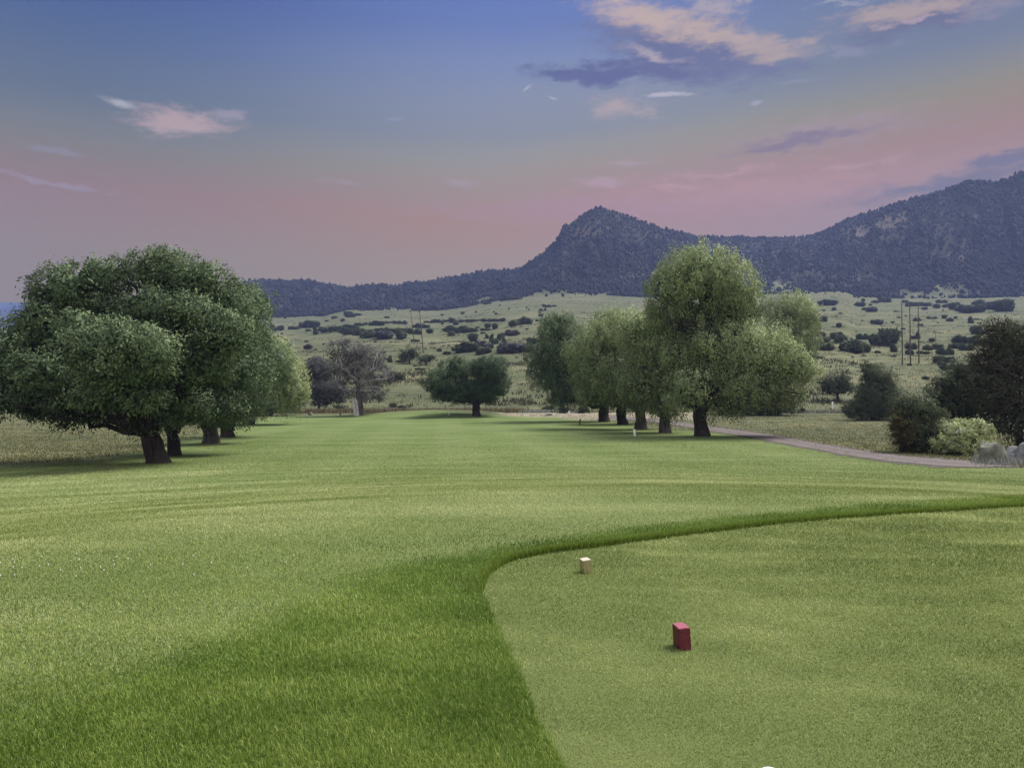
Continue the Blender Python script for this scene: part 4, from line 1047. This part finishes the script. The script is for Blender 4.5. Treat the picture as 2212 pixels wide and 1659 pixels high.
def place_bushes():
    items = [(530.5+x*.3083, 568.3+y*.3083, w*.3083, h*.3083, 'L') for x, y, w, h in Z2]+[(1439.8+x*.3491, 606.2+y*.3491, w*.3491, h*.3491, 'R') for x, y, w, h in Z5]
    rr = random.Random(5)
    for _ in range(110):
        u = rr.uniform(560, 2200); v = rr.uniform(655, 800)
        if 1180 < u < 1760: continue
        s = rr.uniform(2.0, 5.5); items.append((u, v, s*rr.uniform(1, 1.8), s*.75, 'L' if u < 1500 else 'R'))
    made = {}
    for i, (u, v, w, h, side) in enumerate(items):
        g0 = ground(u, v, 120, 899)
        if g0[1] < 125: continue
        k = g0[1]/F
        pr = PR[rr.choice([3, 4, 7])] if h > 1.1*w else PR[rr.choice([0, 1, 2, 5, 5, 6])]
        if w > 1.7*h and w > 9: pr = LONG[i % 3]
        o = pr.copy(); COL.objects.link(o)
        o.location = (g0[0], g0[1], g0[2]-0.05*h*k)
        o.rotation_euler = (0, 0, 0 if w > 1.6*h else rr.random()*6.28)
        sx = w*k*1.12
        o.scale = (sx, min(sx, max(h*k*1.6, sx*.35)), h*k*1.12)
        tag(o, None, 'bush', 'juniper bushes scattered over the valley side')
        made.setdefault(bush_label(u, v, w, h, side), []).append((u, o))

    ords = ['leftmost', 'second', 'third', 'fourth', 'fifth', 'sixth', 'seventh', 'eighth', 'ninth', 'tenth']
    for lb, lst in made.items():
        lst.sort(key=lambda t: t[0])
        for n_, (u, o) in enumerate(lst):
            if len(lst) == 1: o['label'] = lb
            elif n_ == len(lst)-1: o['label'] = 'rightmost '+lb
            else: o['label'] = ords[min(n_, 9)]+' '+lb
place_bushes()

# ------------------------------------------------------------------ rough vegetation (dry tall grass)
def tufts(name, pts, Lmin, Lmax, W, mat, label, n_per=7, spread=.15, lean=.35):
    n = len(pts); P = np.repeat(pts, n_per, axis=0)+rng.normal(0, spread, (n*n_per, 2))
    L = rng.uniform(Lmin, Lmax, len(P)); t = np.repeat(np.clip(rng.normal(.5, .22, n), 0, 1), n_per)+rng.normal(0, .08, len(P))
    return blades(name, P, L, W, lean, np.clip(t, 0, 1), mat, label)
DRY = leaf_mat('dry_grass', (0.066, 0.076, 0.027), (0.150, 0.150, 0.068), (0.266, 0.245, 0.122), .9, .2, .1)
DRYB = leaf_mat('brown_weeds', (0.075, 0.06, 0.035), (0.15, 0.125, 0.07), (0.27, 0.24, 0.13), .9, .2, .1)
SAGE = leaf_mat('sage_plants', (0.160, 0.168, 0.144), (0.240, 0.248, 0.216), (0.336, 0.336, 0.304), .9, .1, .1)
SCRUB = leaf_mat('scrub_plants', (0.045, 0.052, 0.03), (0.085, 0.09, 0.052), (0.15, 0.15, 0.09), .9, .1, .1)
def rough():
    n = 15000
    y = rng.uniform(116, 300, n); x = rng.uniform(-.72, .72, n)*y
    keep = fbm(x/20, y/12, 3, 120) > -.25
    tufts('meadow_grass', np.stack([x[keep], y[keep]], 1), .25, .6, .10, DRY, 'rough dry grass tufts over the lower valley side', 5, .5)
    n = 26000
    y = np.exp(rng.uniform(math.log(135), math.log(895), n)); x = rng.uniform(-.6, .75, n)*y
    cl = fbm(x/28, y/22, 4, 131)+0.25*fbm(x/6, y/5, 2, 133)
    keep = (cl > 0.10+0.25*rng.random(n)) | (rng.random(n) < 0.05)
    x, y = x[keep], y[keep]
    tufts('low_scrub', np.stack([x, y], 1), .35, .95, .22, SCRUB, 'low soft olive scrub growing in patches over the valley side', 7, .55, .5)
    # weeds along the far fence
    us = rng.uniform(560, 1130, 2600); yy = rng.uniform(117, 122, 2600)
    tufts('fence_weeds', np.stack([(us-CX)/F*yy, yy], 1), .4, 1.0, .05, DRYB, 'brown weeds standing along the wire fence at the end of the fairway', 5, .25)
    us = rng.uniform(1120, 2050, 3000); yy = rng.uniform(116, 121, 3000)
    us = us[(us < 1250) | (us > 1560)]; yy = yy[:len(us)]
    tufts('pale_brush', np.stack([(us-CX)/F*yy, yy], 1), .2, .6, .08, SAGE, 'pale grey brush edging the meadow behind the right willow row', 5, .3)
    # rough grass in the meadow left and right of the fairway
    n = 60000
    y = np.exp(rng.uniform(math.log(30), math.log(112), n)); x = rng.uniform(-.8, .8, n)*y
    sd = poly_sdf(x, y, fair_poly)
    ok = (sd < -.6) & (poly_sdf(x, y, ROADP) < .8*rng.random(n)**2)
    bx = rng.uniform(2105, 2300, 260); by = ground(2142, 1000)[1]+rng.uniform(-1.6, 2.2, 260)
    tufts('boulder_weeds', np.stack([(bx-CX)/F*by, by], 1), .12, .5, .03, SAGE, 'pale straggly weeds growing around the boulders at the right edge', 7, .2, .5)
    tufts('rough_grass', np.stack([x[ok], y[ok]], 1), .06, .16, .035, DRY, 'uncut pale grass beside the fairway', 4, .25, .6)
rough()

# ------------------------------------------------------------------ fence, poles, stakes, culvert
WOODP = simple_mat('weathered_post', (0.05, 0.042, 0.035), (0.12, 0.10, 0.085), 8, stretch=(6, 6, 1))
METALW = simple_mat('fence_wire', (0.12, 0.12, 0.12), (0.2, 0.2, 0.2), 20)
WHITE = simple_mat('white_paint', (0.66, 0.66, 0.63), (0.80, 0.80, 0.78), 14, .7)
def fence():
    pu = [560, 590, 625, 660, 700, 742, 785, 830, 876, 922, 962, 1005, 1050, 1095, 1140]
    Yf = 117.0
    base = np.array([(pu[0]-CX)/F*Yf, Yf, float(height((pu[0]-CX)/F*Yf, Yf))])
    t = empty('wire_fence', tuple(base), 'thin wire fence on dark wooden posts behind the far end of the fairway', 'fence')
    tops = []
    for i, u in enumerate(pu):
        x = (u-CX)/F*Yf; z = float(height(x, Yf)); w = Wood(); h = 1.25+.12*math.sin(i*2.3); l = .04*math.sin(i*5)
        w.tube([(x-base[0], 0, z-.3-base[2]), (x-base[0]+l*.4, 0, z+h*.5-base[2]), (x-base[0]+l, 0, z+h-base[2])], [.07, .065, .055], 8, .15)
        w.build('post', WOODP, t); tops.append((x-base[0], z-base[2]))
    w = Wood()
    for hh in (.45, .8, 1.1):
        for (x1, z1), (x2, z2) in zip(tops[:-1], tops[1:]):
            w.tube([(x1, -.07, z1+hh), ((x1+x2)/2, -.07, (z1+z2)/2+hh-.03), (x2, -.07, z2+hh)], [.007]*3, 4)
    w.build('wire', METALW, t)
fence()
def pole(u0, v0, u1, v1, label, group, rad=.16, arm=None, brace=None):
    b = ground(u0, v0, 120, 899); Y0 = b[1]; top = PT(u1, v1, Y0)-b
    t = empty('utility_pole', tuple(b), label, 'power pole', group)
    w = Wood(); w.tube([(0, 0, -.6), tuple(top*.5), tuple(top)], [rad*1.15, rad, rad*.75], 10, .03)
    w.build('pole', WOODP, t)
    if arm:
        a = Wood(); k = Y0/F
        for (du, dv, eu, ev) in arm:
            p = top+np.array([du*k, -.16, -dv*k]); q = top+np.array([eu*k, -.16, -ev*k])
            a.tube([p, q], [.075, .075], 6)
        a.build('crossarm', WOODP, t)
    ins = Wood()
    for s in (-1, 1):
        p = top+np.array([s*.35, 0, .05]); ins.tube([p, p+np.array([0, 0, .12]), p+np.array([0, 0, .25])], [.05, .09, .04], 7)
    hw = Wood(); hw.tube([top+np.array([-.5, -.13, -.1]), top+np.array([.5, -.13, -.1])], [.05, .05], 6); hw.build('bracket', WOODP, t)
    ins.build('insulator', METALW, t)
GP = 'pair of dark power poles on the left part of the valley side'
Zp = lambda x, y: (530.5+x*.3083, 568.3+y*.3083)
p = pole(*Zp(1183, 568), *Zp(1157, 335), 'shorter power pole, left of the leaning pair on the valley side', GP, .17, [(-5, -4, 2, 3), (5, -4, -2, 3)])
p = pole(*Zp(1247, 632), *Zp(1219, 335), 'taller nearer power pole, right of the leaning pair on the valley side', GP, .17, [(-5, -4, 2, 3), (4, -4, -2, 3)])
GP3 = 'three tall power poles in a line right of the willows'
Zq = lambda x, y: (1439.8+x*.3491, 606.2+y*.3491)
pole(*Zq(1460, 524), *Zq(1456, 142), 'tall power pole, left one of the three in a line right of the willows', GP3, .16)
pole(*Zq(1510, 514), *Zq(1505, 150), 'tall power pole, middle one of the three in a line right of the willows', GP3, .16)
pole(*Zq(1562, 512), *Zq(1558, 155), 'tall power pole, right one of the three in a line right of the willows', GP3, .16)
pole(*Zq(1667, 465), *Zq(1665, 315), 'short thin pale pole standing alone right of the three tall power poles', None, .08)

def stake(u, v, hpx, wpx, mat, label, lean=0, group=None):
    b = ground(u, v); k = b[1]/F; h = hpx*k; r = wpx*k*.5
    V = []
    for z, s in ((-.1, 1), (h*.93, 1), (h, .75)):
        V += [(x*r*s+lean*z, y*r*s, z) for x, y in ((-1, -1), (1, -1), (1, 1), (-1, 1))]
    Q = [(i*4+j, i*4+(j+1) % 4, (i+1)*4+(j+1) % 4, (i+1)*4+j) for i in range(2) for j in range(4)]+[(8, 9, 10, 11)]
    o = mesh_np('marker_stake', V, np.array(Q), mat); o.location = tuple(b)
    tag(o, label, 'stake', group)
stake(1252, 918, 13, 3.2, WOODP, 'dark wooden stake on the grass left of the right willow row', .1)
stake(1371, 942, 15, 4.0, WHITE, 'white yardage stake on the grass in front of the split trunk', -.08)
stake(1229, 897, 9, 2.2, WHITE, 'small white stake beside the low shrub left of the right willow row')
stake(1683, 884, 10, 4.0, WHITE, 'short white post in pale brush behind the tallest willow')
stake(1798, 884, 16, 2.6, WHITE, 'slim white post left of the pointed dark bush')
stake(1411, 893, 14, 2.4, WHITE, 'slim white post seen between the trunks of the right row', .05)
stake(970, 897, 12, 1.6, WHITE, 'thin pale stake at the right end of the wire fence')
stake(735, 898, 6, 2.5, WOODP, 'short dark stub on the grass at the far left end of the fairway')

def rock(u, v, wpx, hpx, label, mat, seed, name='boulder', cat='rock', Yd=None, flat=0.0):
    b = ground(u, v) if Yd is None else np.array([(u-CX)/F*Yd, Yd, float(height((u-CX)/F*Yd, Yd))])
    k = b[1]/F; rg = np.random.default_rng(seed)
    import bmesh
    bm = bmesh.new(); bmesh.ops.create_icosphere(bm, subdivisions=4, radius=1)
    pl = [unit(rg.normal(size=3)*np.array([1, 1, .8])) for _ in range(9)]; dist = rg.uniform(.50, .82, 9)
    for vv in bm.verts:
        p = np.array(vv.co)
        for n_, d_ in zip(pl, dist):
            s = p@n_
            if s > d_: p = p-n_*(s-d_)*.92
        p = p*(1+.05*float(vnoise(p[0]*4+seed, p[1]*4+p[2]*3, 3)))
        if p[2] < -.5: p[2] = -.5-.3*(p[2]+.5)*-1*.2
        vv.co = p
    me = bpy.data.meshes.new(name); bm.to_mesh(me); bm.free(); me.materials.append(mat)
    o = bpy.data.objects.new(name, me); COL.objects.link(o)
    o.scale = (wpx*k*.58, wpx*k*.45, hpx*k*.68); o.location = (b[0], b[1], b[2]+.28*hpx*k)
    tag(o, label, cat)
    return o
STONE = simple_mat('lichen_stone', (0.08, 0.09, 0.06), (0.24, 0.245, 0.19), 2.2, .95, .8, .08)
STONEW = simple_mat('pale_stone', (0.13, 0.14, 0.12), (0.34, 0.345, 0.33), 2.4, .95, .8, .08)
rock(2142, 1000, 56, 56, 'pale lichen covered boulder right of the vine mound', STONE, 4)
rock(2190, 998, 40, 36, 'whitish broken boulder at the right edge in front of the brown tree', STONEW, 5)
rock(2222, 1000, 50, 50, 'large whitish boulder cut off by the right edge', STONEW, 6)
rock(2168, 1006, 14, 9, 'small pale stone at the foot of the two boulders', STONEW, 8)
rock(662, 900, 7, 3.5, 'little white stone on the grass at the far left end of the fairway', STONEW, 9)
rock(671, 897, 11, 7, 'grey stone on the grass at the far left end of the fairway', STONE, 10)

def culvert():
    b = ground(1187, 897); k = b[1]/F; R = 7*k
    t = empty('culvert', tuple(b), 'pale half buried culvert pipe with a dark opening beyond the fairway', 'pipe')
    V = []; Q = []; n = 14
    for j, (rr, yy) in enumerate(((R, 0), (R, 3.0), (R*.82, 3.0), (R*.82, 0.0))):
        for i in range(n+1):
            a = math.pi*i/n; V.append((rr*math.cos(a), yy, rr*.55*math.sin(a)-.03))
    for j in range(4):
        for i in range(n):
            a = j*(n+1)+i; c = ((j+1) % 4)*(n+1)+i; Q.append((a, a+1, c+1, c))
    o = mesh_np('pipe', V, np.array(Q), STONEW, parent=t, smooth=False)
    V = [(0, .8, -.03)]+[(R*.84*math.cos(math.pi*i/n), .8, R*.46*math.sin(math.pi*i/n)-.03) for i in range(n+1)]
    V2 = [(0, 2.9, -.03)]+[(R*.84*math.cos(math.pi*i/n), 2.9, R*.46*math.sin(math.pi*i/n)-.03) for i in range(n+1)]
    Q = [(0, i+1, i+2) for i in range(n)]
    mesh_np('opening', V, np.array(Q), simple_mat('pipe_inner_shade', (.012, .011, .01), (.03, .028, .025)), parent=t)  # near-black sheet across the pipe, painted as its inner shade
culvert()

# ------------------------------------------------------------------ tee markers
def block(u, v, wx, dy, h, rot, lean, mat, name, label, seed=1, number=None):
    b = ground(u, v)
    import bmesh
    bm = bmesh.new(); bmesh.ops.create_cube(bm, size=1)
    for vv in bm.verts: vv.co = Vector((vv.co.x*wx, vv.co.y*dy, (vv.co.z+.5)*h))
    bmesh.ops.bevel(bm, geom=bm.edges[:], offset=.0035, segments=2, affect='EDGES')
    bmesh.ops.subdivide_edges(bm, edges=bm.edges[:], cuts=3, use_grid_fill=True)
    rg = random.Random(seed)
    for vv in bm.verts:
        n_ = float(vnoise(vv.co.x*60+seed, vv.co.z*60+vv.co.y*40, 4)); vv.co += Vector((n_*.0012, n_*.0012, n_*.0008))
    me = bpy.data.meshes.new(name); bm.to_mesh(me); bm.free(); me.materials.append(mat)
    o = bpy.data.objects.new(name, me); COL.objects.link(o)
    o.location = (b[0], b[1], b[2]-.006); o.rotation_euler = (lean[0], lean[1], rot)
    tag(o, label, 'tee marker', 'wooden block tee markers on the tee')
    return o
def paint(name, c1, c2, wear, top=None):
    m, g = new_mat(name); O = g.n('ShaderNodeTexCoord').outputs['Object']
    n = g.noise(g.mapping(O, scale=(1, 1, .35)), 46, 6, .7); n2 = g.noise(O, 160, 4, .7)
    c = g.mix(g.mr(n, .35, .65), c1, c2)
    c = g.mix(g.math('MULTIPLY', g.mr(n2, .54, .64), .7), c, wear)
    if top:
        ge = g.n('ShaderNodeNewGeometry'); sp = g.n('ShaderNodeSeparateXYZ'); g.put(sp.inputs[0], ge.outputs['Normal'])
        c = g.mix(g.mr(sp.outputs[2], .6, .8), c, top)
    return finish(m, g, c, .6, n2, .5, .002, .4)
block(1474, 1398, .074, .115, .145, math.radians(9), (0, math.radians(-3.5)), paint('worn_red_paint_lit_top', (.080, .007, .013), (.135, .014, .024), (.30, .10, .12), (.27, .07, .10)),  # worn red paint, with the top face coloured lighter as if lit from above
      'tee_marker', 'dark red painted wooden block tee marker on the tee, the nearer one')
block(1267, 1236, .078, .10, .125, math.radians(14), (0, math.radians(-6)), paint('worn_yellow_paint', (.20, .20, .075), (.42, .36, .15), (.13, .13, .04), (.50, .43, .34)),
      'tee_marker', 'pale yellow worn wooden block tee marker near the tee edge, the farther one', 2)

# ------------------------------------------------------------------ white shoe toe at the lower frame edge
def shoe():
    b = np.array([(1662-CX)/F*3.10, 2.978, TEE_Z])
    t = empty('golf_shoe', tuple(b), 'rounded white tip just showing at the bottom edge of the tee', 'shoe')
    st = [(-.150, .024, .022), (-.142, .040, .036), (-.115, .052, .046), (-.070, .053, .058), (-.025, .045, .074), (.020, .038, .092), (.060, .034, .100), (.100, .034, .100), (.128, .028, .094), (.140, .012, .080)]
    n = 14; V = []
    for x, w_, h_ in st:
        for i in range(n+1):
            a = math.pi*i/n; V.append((x, -w_*math.cos(a), .014+h_*max(math.sin(a), 0)**.7))
    Q = [(r*(n+1)+i, r*(n+1)+i+1, (r+1)*(n+1)+i+1, (r+1)*(n+1)+i) for r in range(len(st)-1) for i in range(n)]
    mesh_np('upper', V, np.array(Q), WHITE, parent=t, smooth=True)
    V = []
    for z in (0, .014):
        for x, w_, h_ in st: V.append((x, w_*1.08, z))
        for x, w_, h_ in st[::-1]: V.append((x, -w_*1.08, z))
    m = 2*len(st)
    Q = [(i, (i+1) % m, m+(i+1) % m, m+i) for i in range(m)]
    mesh_np('sole', V, np.array(Q), simple_mat('sole_grey', (.2, .2, .2), (.3, .3, .3)), parent=t)
    V = [(.080+.045*math.cos(2*math.pi*i/16), .022*math.sin(2*math.pi*i/16), .1165) for i in range(16)]+[(.08, 0, .1165)]
    mesh_np('opening', V, np.array([(i, (i+1) % 16, 16) for i in range(16)]), simple_mat('shoe_inner_shade', (.03, .03, .03), (.06, .06, .06)), parent=t)  # dark disc painted in for the shade inside the shoe
    t.rotation_euler = (0, 0, -math.pi/2)
shoe()

# ------------------------------------------------------------------ air
def haze():
    x0, x1, y0, y1, z0, z1 = -1800, 1800, -1800, 1800, -2, 470
    V = [(x, y, z) for z in (z0, z1) for y in (y0, y1) for x in (x0, x1)]
    Q = [(0, 2, 3, 1), (4, 5, 7, 6), (0, 1, 5, 4), (2, 6, 7, 3), (0, 4, 6, 2), (1, 3, 7, 5)]
    m = bpy.data.materials.new('haze'); m.use_nodes = True; nt = m.node_tree
    for n in list(nt.nodes): nt.nodes.remove(n)
    pv = nt.nodes.new('ShaderNodeVolumePrincipled'); pv.inputs['Density'].default_value = 0.00026
    pv.inputs['Color'].default_value = (0.27, 0.34, 0.66, 1)
    o = nt.nodes.new('ShaderNodeOutputMaterial'); nt.links.new(pv.outputs[0], o.inputs['Volume'])
    ob = mesh_np('haze', V, np.array(Q), m)
    tag(ob, kind='stuff'); ob['label'] = 'thin bluish evening haze over the valley'; ob['category'] = 'haze'
haze()
